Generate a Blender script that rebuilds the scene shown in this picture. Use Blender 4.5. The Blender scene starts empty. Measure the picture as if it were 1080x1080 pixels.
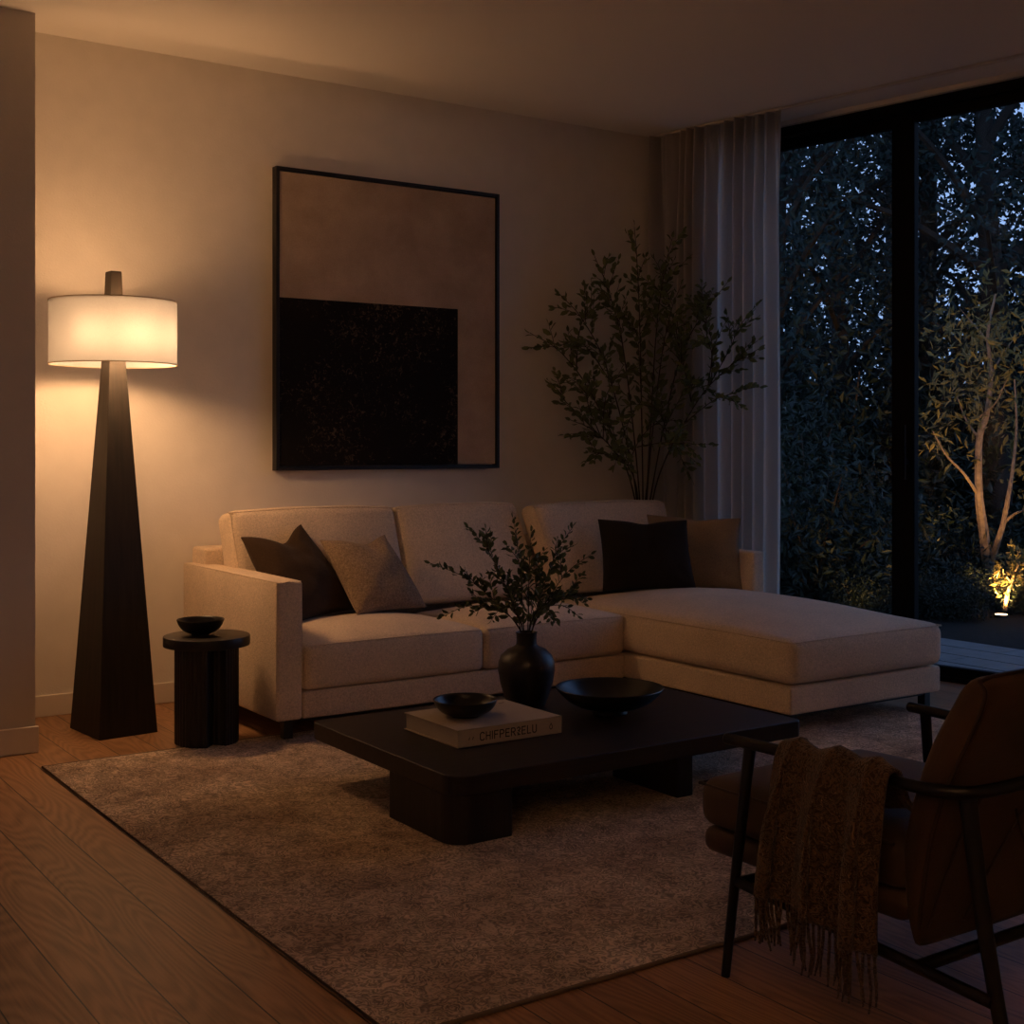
import bpy, bmesh, math, random
import numpy as np
from mathutils import Vector, Matrix, noise as mnoise

random.seed(7)
rng = np.random.default_rng(11)
PI = math.pi
scn = bpy.context.scene
COL = scn.collection

# ------------------------------------------------------------------ camera geometry
F = 1381.0
CAM_H = 1.1
YAW = math.atan2(0.5625, 0.8267)
CY, SY = math.cos(YAW), math.sin(YAW)

def ray(u, v):
    r = (u - 540) / F
    return (CY * r + SY, -SY * r + CY, (468 - v) / F)

def at_depth(u, v, d):
    x, y, z = ray(u, v)
    return Vector((x * d, y * d, CAM_H + z * d))

def at_z(u, v, z):
    return at_depth(u, v, (CAM_H - z) * F / (v - 468))

def at_y(u, v, Y):
    return at_depth(u, v, Y / ray(u, v)[1])

def at_x(u, v, X):
    return at_depth(u, v, X / ray(u, v)[0])

# ------------------------------------------------------------------ object helpers
def link(name, me, mat=None, parent=None, smooth=False):
    o = bpy.data.objects.new(name, me)
    COL.objects.link(o)
    if mat is not None:
        for m in (mat if isinstance(mat, (list, tuple)) else [mat]):
            me.materials.append(m)
    if smooth:
        me.polygons.foreach_set('use_smooth', [True] * len(me.polygons))
    if parent is not None:
        o.parent = parent
        o.matrix_parent_inverse = Matrix.Translation(-parent.location) if parent.rotation_euler.z == 0 and parent.type == 'EMPTY' else parent.matrix_basis.inverted()
    return o

def obj(name, bm, mat=None, parent=None, smooth=False, bevel=0.0, segs=2, sharp=None):
    bmesh.ops.recalc_face_normals(bm, faces=bm.faces[:])
    me = bpy.data.meshes.new(name)
    bm.to_mesh(me)
    bm.free()
    o = link(name, me, mat, parent, smooth)
    if smooth:
        me.set_sharp_from_angle(angle=math.radians(42))
    if bevel:
        b = o.modifiers.new('bevel', 'BEVEL')
        b.width = bevel
        b.segments = segs
        b.limit_method = 'ANGLE'
        b.angle_limit = math.radians(35)
        b.harden_normals = False
    return o

def pymesh(name, verts, faces, mat=None, parent=None, smooth=False):
    me = bpy.data.meshes.new(name)
    me.from_pydata([tuple(v) for v in verts], [], faces)
    me.update()
    return link(name, me, mat, parent, smooth)

def thing(name, label, cat, loc=(0, 0, 0), group=None):
    o = bpy.data.objects.new(name, None)
    o.empty_display_size = 0.1
    o.location = loc
    COL.objects.link(o)
    o['label'] = label
    o['category'] = cat
    if group:
        o['group'] = group
    return o

def tag(o, label, cat, group=None, kind=None):
    o['label'] = label
    o['category'] = cat
    if group:
        o['group'] = group
    if kind:
        o['kind'] = kind
    return o

def struct(o):
    o['kind'] = 'structure'
    return o

def add_box(bm, x0, x1, y0, y1, z0, z1, M=None):
    vs = []
    for z in (z0, z1):
        for x, y in ((x0, y0), (x1, y0), (x1, y1), (x0, y1)):
            p = Vector((x, y, z))
            vs.append(bm.verts.new(M @ p if M is not None else p))
    for f in ((3, 2, 1, 0), (4, 5, 6, 7), (0, 1, 5, 4), (1, 2, 6, 5), (2, 3, 7, 6), (3, 0, 4, 7)):
        bm.faces.new([vs[i] for i in f])
    return vs

def box(name, x0, x1, y0, y1, z0, z1, mat, parent=None, bevel=0.0, segs=2, M=None, smooth=False):
    bm = bmesh.new()
    add_box(bm, x0, x1, y0, y1, z0, z1, M)
    return obj(name, bm, mat, parent, smooth, bevel, segs)

def add_prism(bm, pts, z0, z1):
    a = [bm.verts.new((p[0], p[1], z0)) for p in pts]
    b = [bm.verts.new((p[0], p[1], z1)) for p in pts]
    n = len(pts)
    bm.faces.new(a[::-1])
    bm.faces.new(b)
    for i in range(n):
        bm.faces.new((a[i], a[(i + 1) % n], b[(i + 1) % n], b[i]))

def prism(name, pts, z0, z1, mat, parent=None, bevel=0, segs=2):
    bm = bmesh.new()
    add_prism(bm, pts, z0, z1)
    return obj(name, bm, mat, parent, False, bevel, segs)

def smooth_path(pts, n=6):
    """Catmull-Rom through the points"""
    P = [Vector(p) for p in pts]
    if len(P) < 3:
        return P
    P = [2 * P[0] - P[1]] + P + [2 * P[-1] - P[-2]]
    out = []
    for i in range(1, len(P) - 2):
        p0, p1, p2, p3 = P[i - 1], P[i], P[i + 1], P[i + 2]
        for k in range(n):
            t = k / n
            out.append(0.5 * ((2 * p1) + (p2 - p0) * t + (2 * p0 - 5 * p1 + 4 * p2 - p3) * t * t + (3 * p1 - p0 - 3 * p2 + p3) * t ** 3))
    out.append(P[-2])
    return out

def add_tube(bm, path, r, segs=8, closed=False):
    """r: number, or list of one radius per point"""
    P = [Vector(p) for p in path]
    n = len(P)
    R = r if isinstance(r, (list, tuple)) else [r] * n
    rings = []
    up = Vector((0, 0, 1))
    prev = None
    for i in range(n):
        if closed:
            t = (P[(i + 1) % n] - P[i - 1])
        else:
            t = P[min(i + 1, n - 1)] - P[max(i - 1, 0)]
        if t.length < 1e-9:
            t = Vector((0, 0, 1))
        t.normalize()
        if prev is None:
            a = t.cross(up)
            if a.length < 0.1:
                a = t.cross(Vector((1, 0, 0)))
        else:
            a = prev - t * prev.dot(t)
        a.normalize()
        prev = a
        b = t.cross(a)
        rings.append([bm.verts.new(P[i] + (a * math.cos(2 * PI * k / segs) + b * math.sin(2 * PI * k / segs)) * R[i]) for k in range(segs)])
    m = n if closed else n - 1
    for i in range(m):
        A, B = rings[i], rings[(i + 1) % n]
        for k in range(segs):
            bm.faces.new((A[k], A[(k + 1) % segs], B[(k + 1) % segs], B[k]))
    if not closed:
        bm.faces.new(rings[0][::-1])
        bm.faces.new(rings[-1])

def add_lathe(bm, prof, segs=48, c=(0, 0, 0)):
    """prof: (radius, z) list, radius 0 allowed at the ends"""
    rings = []
    for r, z in prof:
        if r < 1e-6:
            rings.append([bm.verts.new((c[0], c[1], c[2] + z))])
        else:
            rings.append([bm.verts.new((c[0] + r * math.cos(2 * PI * k / segs), c[1] + r * math.sin(2 * PI * k / segs), c[2] + z)) for k in range(segs)])
    for A, B in zip(rings, rings[1:]):
        for k in range(segs):
            k2 = (k + 1) % segs
            if len(A) == 1 and len(B) == 1:
                continue
            if len(A) == 1:
                bm.faces.new((A[0], B[k], B[k2]))
            elif len(B) == 1:
                bm.faces.new((A[k], A[k2], B[0]))
            else:
                bm.faces.new((A[k], A[k2], B[k2], B[k]))

def lathe(name, prof, mat, parent=None, segs=48, c=(0, 0, 0)):
    bm = bmesh.new()
    add_lathe(bm, prof, segs, c)
    return obj(name, bm, mat, parent, True)

def axis_coords(a, r, n):
    e = [0.0, .25, .6, 1.0]
    L = [-a + r * k for k in e]
    inner = [(-a + r) + (2 * (a - r)) * k / n for k in range(1, n)]
    return L + inner + [-x for x in L[::-1]]

def cushion_bm(sx, sy, sz, r, crown=0.02, front=0.01, side=0.006, bottom=0.0, n=12, wob=0.0, seed=0, sag=None):
    """soft box centred on 0, rounded edges, swollen faces"""
    ax = [axis_coords(sx / 2, r, n), axis_coords(sy / 2, r, n), axis_coords(sz / 2, r, 4)]
    h = (sx / 2, sy / 2, sz / 2)
    bm = bmesh.new()
    cache = {}
    def vert(p):
        key = tuple(round(c, 6) for c in p)
        if key in cache:
            return cache[key]
        c = [max(-h[i] + r, min(h[i] - r, p[i])) for i in range(3)]
        d = Vector([p[i] - c[i] for i in range(3)])
        q = Vector(c) + (d.normalized() * r if d.length > 1e-9 else d)
        s = [max(-1, min(1, q[i] / h[i])) for i in range(3)]
        w = lambda a, b: (1 - abs(a) ** 2.6) * (1 - abs(b) ** 2.6)
        zt = (q.z / h[2])
        q.z += (crown if q.z > 0 else -bottom) * w(s[0], s[1]) * abs(zt)
        q.y += front * w(s[0], s[2]) * s[1]
        q.x += side * w(s[1], s[2]) * s[0]
        if wob:
            nv = mnoise.noise(Vector((q.x * 4 + seed * 7.1, q.y * 4, q.z * 4)))
            nv2 = mnoise.noise(Vector((q.x * 11 + seed * 3.1, q.y * 11, q.z * 11)))
            q += q.normalized() * (nv * wob + nv2 * wob * .35)
        if sag:
            q = sag(q)
        v = bm.verts.new(q)
        cache[key] = v
        return v
    for a in range(3):
        b, c2 = [(1, 2), (2, 0), (0, 1)][a]
        for sgn in (-1, 1):
            B, C = ax[b], ax[c2]
            for i in range(len(B) - 1):
                for j in range(len(C) - 1):
                    q = []
                    for (ii, jj) in ((i, j), (i + 1, j), (i + 1, j + 1), (i, j + 1)):
                        p = [0, 0, 0]
                        p[a] = sgn * h[a]
                        p[b] = B[ii]
                        p[c2] = C[jj]
                        q.append(vert(p))
                    if sgn < 0:
                        q = q[::-1]
                    try:
                        bm.faces.new(q)
                    except ValueError:
                        pass
    return bm

def xform(bm, M):
    bmesh.ops.transform(bm, matrix=M, verts=bm.verts[:])
    return bm

# ------------------------------------------------------------------ materials
def new_mat(name):
    m = bpy.data.materials.new(name)
    m.use_nodes = True
    nt = m.node_tree
    nt.nodes.clear()
    out = nt.nodes.new('ShaderNodeOutputMaterial')
    return m, nt, out

def N(nt, kind, **kw):
    n = nt.nodes.new(kind)
    for k, v in kw.items():
        if k in n.inputs:
            n.inputs[k].default_value = v
        else:
            setattr(n, k, v)
    return n

def L(nt, a, b):
    nt.links.new(a, b)

def ramp(nt, stops, interp='LINEAR'):
    n = nt.nodes.new('ShaderNodeValToRGB')
    n.color_ramp.interpolation = interp
    e = n.color_ramp.elements
    while len(e) < len(stops):
        e.new(0.5)
    for i, (p, c) in enumerate(stops):
        e[i].position = p
        e[i].color = (*c, 1) if len(c) == 3 else c
    return n

def coords(nt, scale=(1, 1, 1), rot=(0, 0, 0)):
    t = nt.nodes.new('ShaderNodeTexCoord')
    m = nt.nodes.new('ShaderNodeMapping')
    m.inputs['Scale'].default_value = scale
    m.inputs['Rotation'].default_value = rot
    L(nt, t.outputs['Object'], m.inputs['Vector'])
    return m.outputs['Vector']

def plain(name, col, rough=0.5, spec=0.5, metal=0.0, bump=0.0, bscale=200, var=0.0, vscale=6, sheen=0.0, coat=0.0):
    m, nt, out = new_mat(name)
    p = N(nt, 'ShaderNodeBsdfPrincipled')
    p.inputs['Base Color'].default_value = (*col, 1)
    p.inputs['Roughness'].default_value = rough
    p.inputs['Specular IOR Level'].default_value = spec
    p.inputs['Metallic'].default_value = metal
    p.inputs['Sheen Weight'].default_value = sheen
    p.inputs['Coat Weight'].default_value = coat
    L(nt, p.outputs[0], out.inputs[0])
    vec = coords(nt)
    if var:
        n = N(nt, 'ShaderNodeTexNoise', Scale=vscale, Detail=5.0)
        L(nt, vec, n.inputs['Vector'])
        r = ramp(nt, [(0.3, tuple(c * (1 - var) for c in col)), (0.7, tuple(min(1, c * (1 + var)) for c in col))])
        L(nt, n.outputs['Fac'], r.inputs[0])
        L(nt, r.outputs[0], p.inputs['Base Color'])
    if bump:
        n = N(nt, 'ShaderNodeTexNoise', Scale=bscale, Detail=3.0)
        L(nt, vec, n.inputs['Vector'])
        b = N(nt, 'ShaderNodeBump', Strength=bump, Distance=0.004)
        L(nt, n.outputs['Fac'], b.inputs['Height'])
        L(nt, b.outputs[0], p.inputs['Normal'])
    return m

def weave(name, col, scale=240, var=0.16, bump=0.6, sheen=0.15, rough=0.9):
    """woven cloth: crossed fine waves plus slubs"""
    m, nt, out = new_mat(name)
    p = N(nt, 'ShaderNodeBsdfPrincipled', Roughness=rough)
    p.inputs['Specular IOR Level'].default_value = 0.15
    p.inputs['Sheen Weight'].default_value = sheen
    L(nt, p.outputs[0], out.inputs[0])
    vec = coords(nt)
    n1 = N(nt, 'ShaderNodeTexNoise', Scale=scale, Detail=2.0)
    n2 = N(nt, 'ShaderNodeTexNoise', Scale=scale * .5, Detail=3.0)
    n3 = N(nt, 'ShaderNodeTexNoise', Scale=5.0, Detail=3.0)
    for n in (n1, n2, n3):
        L(nt, vec, n.inputs['Vector'])
    ad = N(nt, 'ShaderNodeMath', operation='ADD')
    L(nt, n1.outputs['Fac'], ad.inputs[0])
    L(nt, n2.outputs['Fac'], ad.inputs[1])
    ad2 = N(nt, 'ShaderNodeMath', operation='MULTIPLY_ADD')
    L(nt, n3.outputs['Fac'], ad2.inputs[0])
    ad2.inputs[1].default_value = 0.6
    L(nt, ad.outputs[0], ad2.inputs[2])
    mr = N(nt, 'ShaderNodeMapRange')
    mr.inputs['From Min'].default_value = 0.9
    mr.inputs['From Max'].default_value = 1.7
    L(nt, ad2.outputs[0], mr.inputs['Value'])
    r = ramp(nt, [(0.0, tuple(c * (1 - var * 1.6) for c in col)), (1.0, tuple(min(1, c * (1 + var)) for c in col))])
    L(nt, mr.outputs[0], r.inputs[0])
    L(nt, r.outputs[0], p.inputs['Base Color'])
    b = N(nt, 'ShaderNodeBump', Strength=bump, Distance=0.003)
    L(nt, ad.outputs[0], b.inputs['Height'])
    L(nt, b.outputs[0], p.inputs['Normal'])
    return m

def dark_wood(name, col, axis=0, rough=0.45, bump=0.15):
    m, nt, out = new_mat(name)
    p = N(nt, 'ShaderNodeBsdfPrincipled', Roughness=rough)
    p.inputs['Specular IOR Level'].default_value = 0.4
    L(nt, p.outputs[0], out.inputs[0])
    sc = [60, 60, 60]
    sc[axis] = 3
    vec = coords(nt, tuple(sc))
    n = N(nt, 'ShaderNodeTexNoise', Scale=1.0, Detail=6.0, Distortion=0.4)
    L(nt, vec, n.inputs['Vector'])
    r = ramp(nt, [(0.3, tuple(c * .5 for c in col)), (0.75, tuple(c * 1.6 for c in col))])
    L(nt, n.outputs['Fac'], r.inputs[0])
    L(nt, r.outputs[0], p.inputs['Base Color'])
    b = N(nt, 'ShaderNodeBump', Strength=bump, Distance=0.002)
    L(nt, n.outputs['Fac'], b.inputs['Height'])
    L(nt, b.outputs[0], p.inputs['Normal'])
    return m

def floor_mat():
    m, nt, out = new_mat('oak_boards')
    p = N(nt, 'ShaderNodeBsdfPrincipled')
    p.inputs['Specular IOR Level'].default_value = 0.45
    L(nt, p.outputs[0], out.inputs[0])
    t = nt.nodes.new('ShaderNodeTexCoord')
    s = nt.nodes.new('ShaderNodeSeparateXYZ')
    L(nt, t.outputs['Object'], s.inputs[0])
    W = 0.1415
    bx = N(nt, 'ShaderNodeMath', operation='MULTIPLY_ADD')      # board coordinate
    L(nt, s.outputs['X'], bx.inputs[0])
    bx.inputs[1].default_value = 1 / W
    bx.inputs[2].default_value = -(0.7495 / W) % 1.0
    fl = N(nt, 'ShaderNodeMath', operation='FLOOR')
    L(nt, bx.outputs[0], fl.inputs[0])
    fr = N(nt, 'ShaderNodeMath', operation='FRACT')
    L(nt, bx.outputs[0], fr.inputs[0])
    wn = N(nt, 'ShaderNodeTexWhiteNoise', noise_dimensions='1D')
    L(nt, fl.outputs[0], wn.inputs['W'])
    # boards end at a different place in every row
    yo = N(nt, 'ShaderNodeMath', operation='MULTIPLY_ADD')
    L(nt, wn.outputs['Value'], yo.inputs[0])
    yo.inputs[1].default_value = 1.9
    L(nt, s.outputs['Y'], yo.inputs[2])
    yb = N(nt, 'ShaderNodeMath', operation='MULTIPLY_ADD')
    L(nt, yo.outputs[0], yb.inputs[0])
    yb.inputs[1].default_value = 1 / 9.0
    yb.inputs[2].default_value = .1
    yf = N(nt, 'ShaderNodeMath', operation='FRACT')
    L(nt, yb.outputs[0], yf.inputs[0])
    yfl = N(nt, 'ShaderNodeMath', operation='FLOOR')
    L(nt, yb.outputs[0], yfl.inputs[0])
    idv = N(nt, 'ShaderNodeMath', operation='MULTIPLY_ADD')
    L(nt, yfl.outputs[0], idv.inputs[0])
    idv.inputs[1].default_value = 13.7
    L(nt, fl.outputs[0], idv.inputs[2])
    wn2 = N(nt, 'ShaderNodeTexWhiteNoise', noise_dimensions='1D')
    L(nt, idv.outputs[0], wn2.inputs['W'])
    # grain: rings of a field stretched along the board
    off = N(nt, 'ShaderNodeMath', operation='MULTIPLY')
    L(nt, wn2.outputs['Value'], off.inputs[0])
    off.inputs[1].default_value = 40
    gx = N(nt, 'ShaderNodeMath', operation='MULTIPLY')
    L(nt, s.outputs['X'], gx.inputs[0])
    gx.inputs[1].default_value = 7.5
    gy = N(nt, 'ShaderNodeMath', operation='MULTIPLY_ADD')
    L(nt, s.outputs['Y'], gy.inputs[0])
    gy.inputs[1].default_value = 1.0
    L(nt, off.outputs[0], gy.inputs[2])
    cv = nt.nodes.new('ShaderNodeCombineXYZ')
    L(nt, gx.outputs[0], cv.inputs[0])
    L(nt, gy.outputs[0], cv.inputs[1])
    L(nt, off.outputs[0], cv.inputs[2])
    fld = N(nt, 'ShaderNodeTexNoise', Scale=1.0, Detail=1.2, Roughness=.35)
    L(nt, cv.outputs[0], fld.inputs['Vector'])
    rg = N(nt, 'ShaderNodeMath', operation='MULTIPLY')
    L(nt, fld.outputs['Fac'], rg.inputs[0])
    rg.inputs[1].default_value = 150
    sn = N(nt, 'ShaderNodeMath', operation='SINE')
    L(nt, rg.outputs[0], sn.inputs[0])
    mr = N(nt, 'ShaderNodeMapRange')
    mr.inputs['From Min'].default_value = -1
    L(nt, sn.outputs[0], mr.inputs['Value'])
    # fine fibre
    cv2 = nt.nodes.new('ShaderNodeMapping')
    cv2.inputs['Scale'].default_value = (140, 5, 1)
    L(nt, t.outputs['Object'], cv2.inputs['Vector'])
    fib = N(nt, 'ShaderNodeTexNoise', Scale=1.0, Detail=5.0)
    L(nt, cv2.outputs[0], fib.inputs['Vector'])
    mix = N(nt, 'ShaderNodeMath', operation='MULTIPLY_ADD')
    L(nt, mr.outputs[0], mix.inputs[0])
    mix.inputs[1].default_value = 0.34
    L(nt, fib.outputs['Fac'], mix.inputs[2])
    r = ramp(nt, [(0.3, (.20, .100, .044)), (0.62, (.315, .163, .077)), (0.9, (.40, .215, .106))])
    L(nt, mix.outputs[0], r.inputs[0])
    # tone of each board
    tone = N(nt, 'ShaderNodeMapRange')
    tone.inputs['To Min'].default_value = 0.82
    tone.inputs['To Max'].default_value = 1.12
    L(nt, wn2.outputs['Value'], tone.inputs['Value'])
    mul = N(nt, 'ShaderNodeMixRGB', blend_type='MULTIPLY')
    mul.inputs[0].default_value = 1
    L(nt, r.outputs[0], mul.inputs[1])
    L(nt, tone.outputs[0], mul.inputs[2])
    # joints between boards
    def edge(src, w):
        a = N(nt, 'ShaderNodeMath', operation='SUBTRACT')
        L(nt, src, a.inputs[0])
        a.inputs[1].default_value = 0.5
        b = N(nt, 'ShaderNodeMath', operation='ABSOLUTE')
        L(nt, a.outputs[0], b.inputs[0])
        c = N(nt, 'ShaderNodeMath', operation='GREATER_THAN')
        L(nt, b.outputs[0], c.inputs[0])
        c.inputs[1].default_value = 0.5 - w
        return c.outputs[0]
    j = N(nt, 'ShaderNodeMath', operation='MAXIMUM')
    L(nt, edge(fr.outputs[0], 0.012), j.inputs[0])
    L(nt, edge(yf.outputs[0], 0.0007), j.inputs[1])
    jm = N(nt, 'ShaderNodeMixRGB')
    L(nt, j.outputs[0], jm.inputs[0])
    L(nt, mul.outputs[0], jm.inputs[1])
    jm.inputs[2].default_value = (.022, .012, .007, 1)
    L(nt, jm.outputs[0], p.inputs['Base Color'])
    rr = N(nt, 'ShaderNodeMapRange')
    rr.inputs['To Min'].default_value = .36
    rr.inputs['To Max'].default_value = .5
    L(nt, fib.outputs['Fac'], rr.inputs['Value'])
    L(nt, rr.outputs[0], p.inputs['Roughness'])
    hs = N(nt, 'ShaderNodeMath', operation='MULTIPLY_ADD')
    L(nt, j.outputs[0], hs.inputs[0])
    hs.inputs[1].default_value = -1.5
    L(nt, mix.outputs[0], hs.inputs[2])
    b = N(nt, 'ShaderNodeBump', Strength=0.22, Distance=0.0015)
    L(nt, hs.outputs[0], b.inputs['Height'])
    L(nt, b.outputs[0], p.inputs['Normal'])
    return m

def rug_mat():
    m, nt, out = new_mat('rug_pile')
    p = N(nt, 'ShaderNodeBsdfPrincipled', Roughness=0.95)
    p.inputs['Specular IOR Level'].default_value = 0.08
    p.inputs['Sheen Weight'].default_value = 0.1
    L(nt, p.outputs[0], out.inputs[0])
    vec = coords(nt)
    # curling loops: thin contour lines of a small noise field
    f = N(nt, 'ShaderNodeTexNoise', Scale=30.0, Detail=1.0, Distortion=1.8)
    L(nt, vec, f.inputs['Vector'])
    a = N(nt, 'ShaderNodeMath', operation='MULTIPLY')
    L(nt, f.outputs['Fac'], a.inputs[0])
    a.inputs[1].default_value = 26
    s = N(nt, 'ShaderNodeMath', operation='SINE')
    L(nt, a.outputs[0], s.inputs[0])
    mr = N(nt, 'ShaderNodeMapRange')
    mr.inputs['From Min'].default_value = -1
    L(nt, s.outputs[0], mr.inputs['Value'])
    fine = N(nt, 'ShaderNodeTexNoise', Scale=260.0, Detail=2.0)
    L(nt, vec, fine.inputs['Vector'])
    big = N(nt, 'ShaderNodeTexNoise', Scale=3.2, Detail=5.0, Roughness=.62)
    L(nt, vec, big.inputs['Vector'])
    mid = N(nt, 'ShaderNodeTexNoise', Scale=15.0, Detail=4.0)
    L(nt, vec, mid.inputs['Vector'])
    rb = ramp(nt, [(0.34, (.29, .20, .135)), (0.52, (.44, .325, .225)), (0.68, (.55, .425, .31))])
    L(nt, big.outputs['Fac'], rb.inputs[0])
    h = N(nt, 'ShaderNodeMath', operation='MULTIPLY_ADD')
    L(nt, fine.outputs['Fac'], h.inputs[0])
    h.inputs[1].default_value = 0.8
    L(nt, mr.outputs[0], h.inputs[2])
    h2 = N(nt, 'ShaderNodeMath', operation='MULTIPLY_ADD')
    L(nt, mid.outputs['Fac'], h2.inputs[0])
    h2.inputs[1].default_value = 1.2
    L(nt, h.outputs[0], h2.inputs[2])
    tn = N(nt, 'ShaderNodeMapRange')
    tn.inputs['From Min'].default_value = 0.6
    tn.inputs['From Max'].default_value = 2.1
    tn.inputs['To Min'].default_value = 0.30
    tn.inputs['To Max'].default_value = 1.75
    L(nt, h2.outputs[0], tn.inputs['Value'])
    mu = N(nt, 'ShaderNodeMixRGB', blend_type='MULTIPLY')
    mu.inputs[0].default_value = 1
    L(nt, rb.outputs[0], mu.inputs[1])
    L(nt, tn.outputs[0], mu.inputs[2])
    L(nt, mu.outputs[0], p.inputs['Base Color'])
    b = N(nt, 'ShaderNodeBump', Strength=0.8, Distance=0.006)
    L(nt, h.outputs[0], b.inputs['Height'])
    L(nt, b.outputs[0], p.inputs['Normal'])
    return m

def cloth_thin(name, col, trans, scale=500, tcol=1.0):
    """cloth that lets part of the light through"""
    m, nt, out = new_mat(name)
    d = N(nt, 'ShaderNodeBsdfDiffuse')
    d.inputs['Color'].default_value = (*col, 1)
    t = N(nt, 'ShaderNodeBsdfTranslucent')
    t.inputs['Color'].default_value = (*col, 1)
    mx = N(nt, 'ShaderNodeMixShader')
    mx.inputs[0].default_value = trans
    L(nt, d.outputs[0], mx.inputs[1])
    L(nt, t.outputs[0], mx.inputs[2])
    L(nt, mx.outputs[0], out.inputs[0])
    vec = coords(nt)
    n = N(nt, 'ShaderNodeTexNoise', Scale=scale, Detail=3.0)
    L(nt, vec, n.inputs['Vector'])
    b = N(nt, 'ShaderNodeBump', Strength=0.25, Distance=0.002)
    L(nt, n.outputs['Fac'], b.inputs['Height'])
    L(nt, b.outputs[0], d.inputs['Normal'])
    r = ramp(nt, [(0.3, tuple(c * .9 for c in col)), (0.7, tuple(min(1, c * 1.08) for c in col))])
    L(nt, n.outputs['Fac'], r.inputs[0])
    L(nt, r.outputs[0], d.inputs['Color'])
    tm = N(nt, 'ShaderNodeMixRGB', blend_type='MULTIPLY')
    tm.inputs[0].default_value = 1
    tm.inputs[2].default_value = (tcol, tcol, tcol, 1)
    L(nt, r.outputs[0], tm.inputs[1])
    L(nt, tm.outputs[0], t.inputs['Color'])
    return m

def glass_mat():
    m, nt, out = new_mat('window_glass')
    tr = N(nt, 'ShaderNodeBsdfTransparent')
    tr.inputs['Color'].default_value = (.93, .95, .94, 1)
    gl = N(nt, 'ShaderNodeBsdfGlossy', Roughness=0.0)
    gl.inputs['Color'].default_value = (1, 1, 1, 1)
    fr = N(nt, 'ShaderNodeFresnel', IOR=1.14)
    mx = N(nt, 'ShaderNodeMixShader')
    L(nt, fr.outputs[0], mx.inputs[0])
    L(nt, tr.outputs[0], mx.inputs[1])
    L(nt, gl.outputs[0], mx.inputs[2])
    L(nt, mx.outputs[0], out.inputs[0])
    return m

def sheer_mat(name, col, clear):
    m, nt, out = new_mat(name)
    t = N(nt, 'ShaderNodeBsdfTranslucent')
    t.inputs['Color'].default_value = (*col, 1)
    tr = N(nt, 'ShaderNodeBsdfTransparent')
    mx = N(nt, 'ShaderNodeMixShader')
    mx.inputs[0].default_value = clear
    L(nt, t.outputs[0], mx.inputs[1])
    L(nt, tr.outputs[0], mx.inputs[2])
    L(nt, mx.outputs[0], out.inputs[0])
    return m

def emit_mat(name, col, s):
    m, nt, out = new_mat(name)
    e = N(nt, 'ShaderNodeEmission', Strength=s)
    e.inputs['Color'].default_value = (*col, 1)
    L(nt, e.outputs[0], out.inputs[0])
    return m

def leaf_mat(name, c0, c1, trans=0.25, rough=0.5):
    m, nt, out = new_mat(name)
    g = N(nt, 'ShaderNodeNewGeometry')
    r = ramp(nt, [(0.0, c0), (1.0, c1)])
    L(nt, g.outputs['Random Per Island'], r.inputs[0])
    p = N(nt, 'ShaderNodeBsdfPrincipled', Roughness=rough)
    p.inputs['Specular IOR Level'].default_value = 0.3
    L(nt, r.outputs[0], p.inputs['Base Color'])
    t = N(nt, 'ShaderNodeBsdfTranslucent')
    L(nt, r.outputs[0], t.inputs['Color'])
    mx = N(nt, 'ShaderNodeMixShader')
    mx.inputs[0].default_value = trans
    L(nt, p.outputs[0], mx.inputs[1])
    L(nt, t.outputs[0], mx.inputs[2])
    L(nt, mx.outputs[0], out.inputs[0])
    return m

def canvas_mat():
    """painted canvas: sandy ground with a thin change of tone, black block in the lower left"""
    m, nt, out = new_mat('painted_canvas')
    p = N(nt, 'ShaderNodeBsdfPrincipled', Roughness=0.9)
    p.inputs['Specular IOR Level'].default_value = 0.15
    L(nt, p.outputs[0], out.inputs[0])
    vec = coords(nt)
    big = N(nt, 'ShaderNodeTexNoise', Scale=5.0, Detail=6.0, Roughness=.65)
    fine = N(nt, 'ShaderNodeTexNoise', Scale=160.0, Detail=4.0)
    L(nt, vec, big.inputs['Vector'])
    L(nt, vec, fine.inputs['Vector'])
    ad = N(nt, 'ShaderNodeMath', operation='MULTIPLY_ADD')
    L(nt, fine.outputs['Fac'], ad.inputs[0])
    ad.inputs[1].default_value = .5
    L(nt, big.outputs['Fac'], ad.inputs[2])
    r = ramp(nt, [(0.5, (.37, .275, .20)), (1.0, (.54, .415, .31))])
    L(nt, ad.outputs[0], r.inputs[0])
    L(nt, r.outputs[0], p.inputs['Base Color'])
    b = N(nt, 'ShaderNodeBump', Strength=0.3, Distance=0.002)
    L(nt, fine.outputs['Fac'], b.inputs['Height'])
    L(nt, b.outputs[0], p.inputs['Normal'])
    return m

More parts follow.
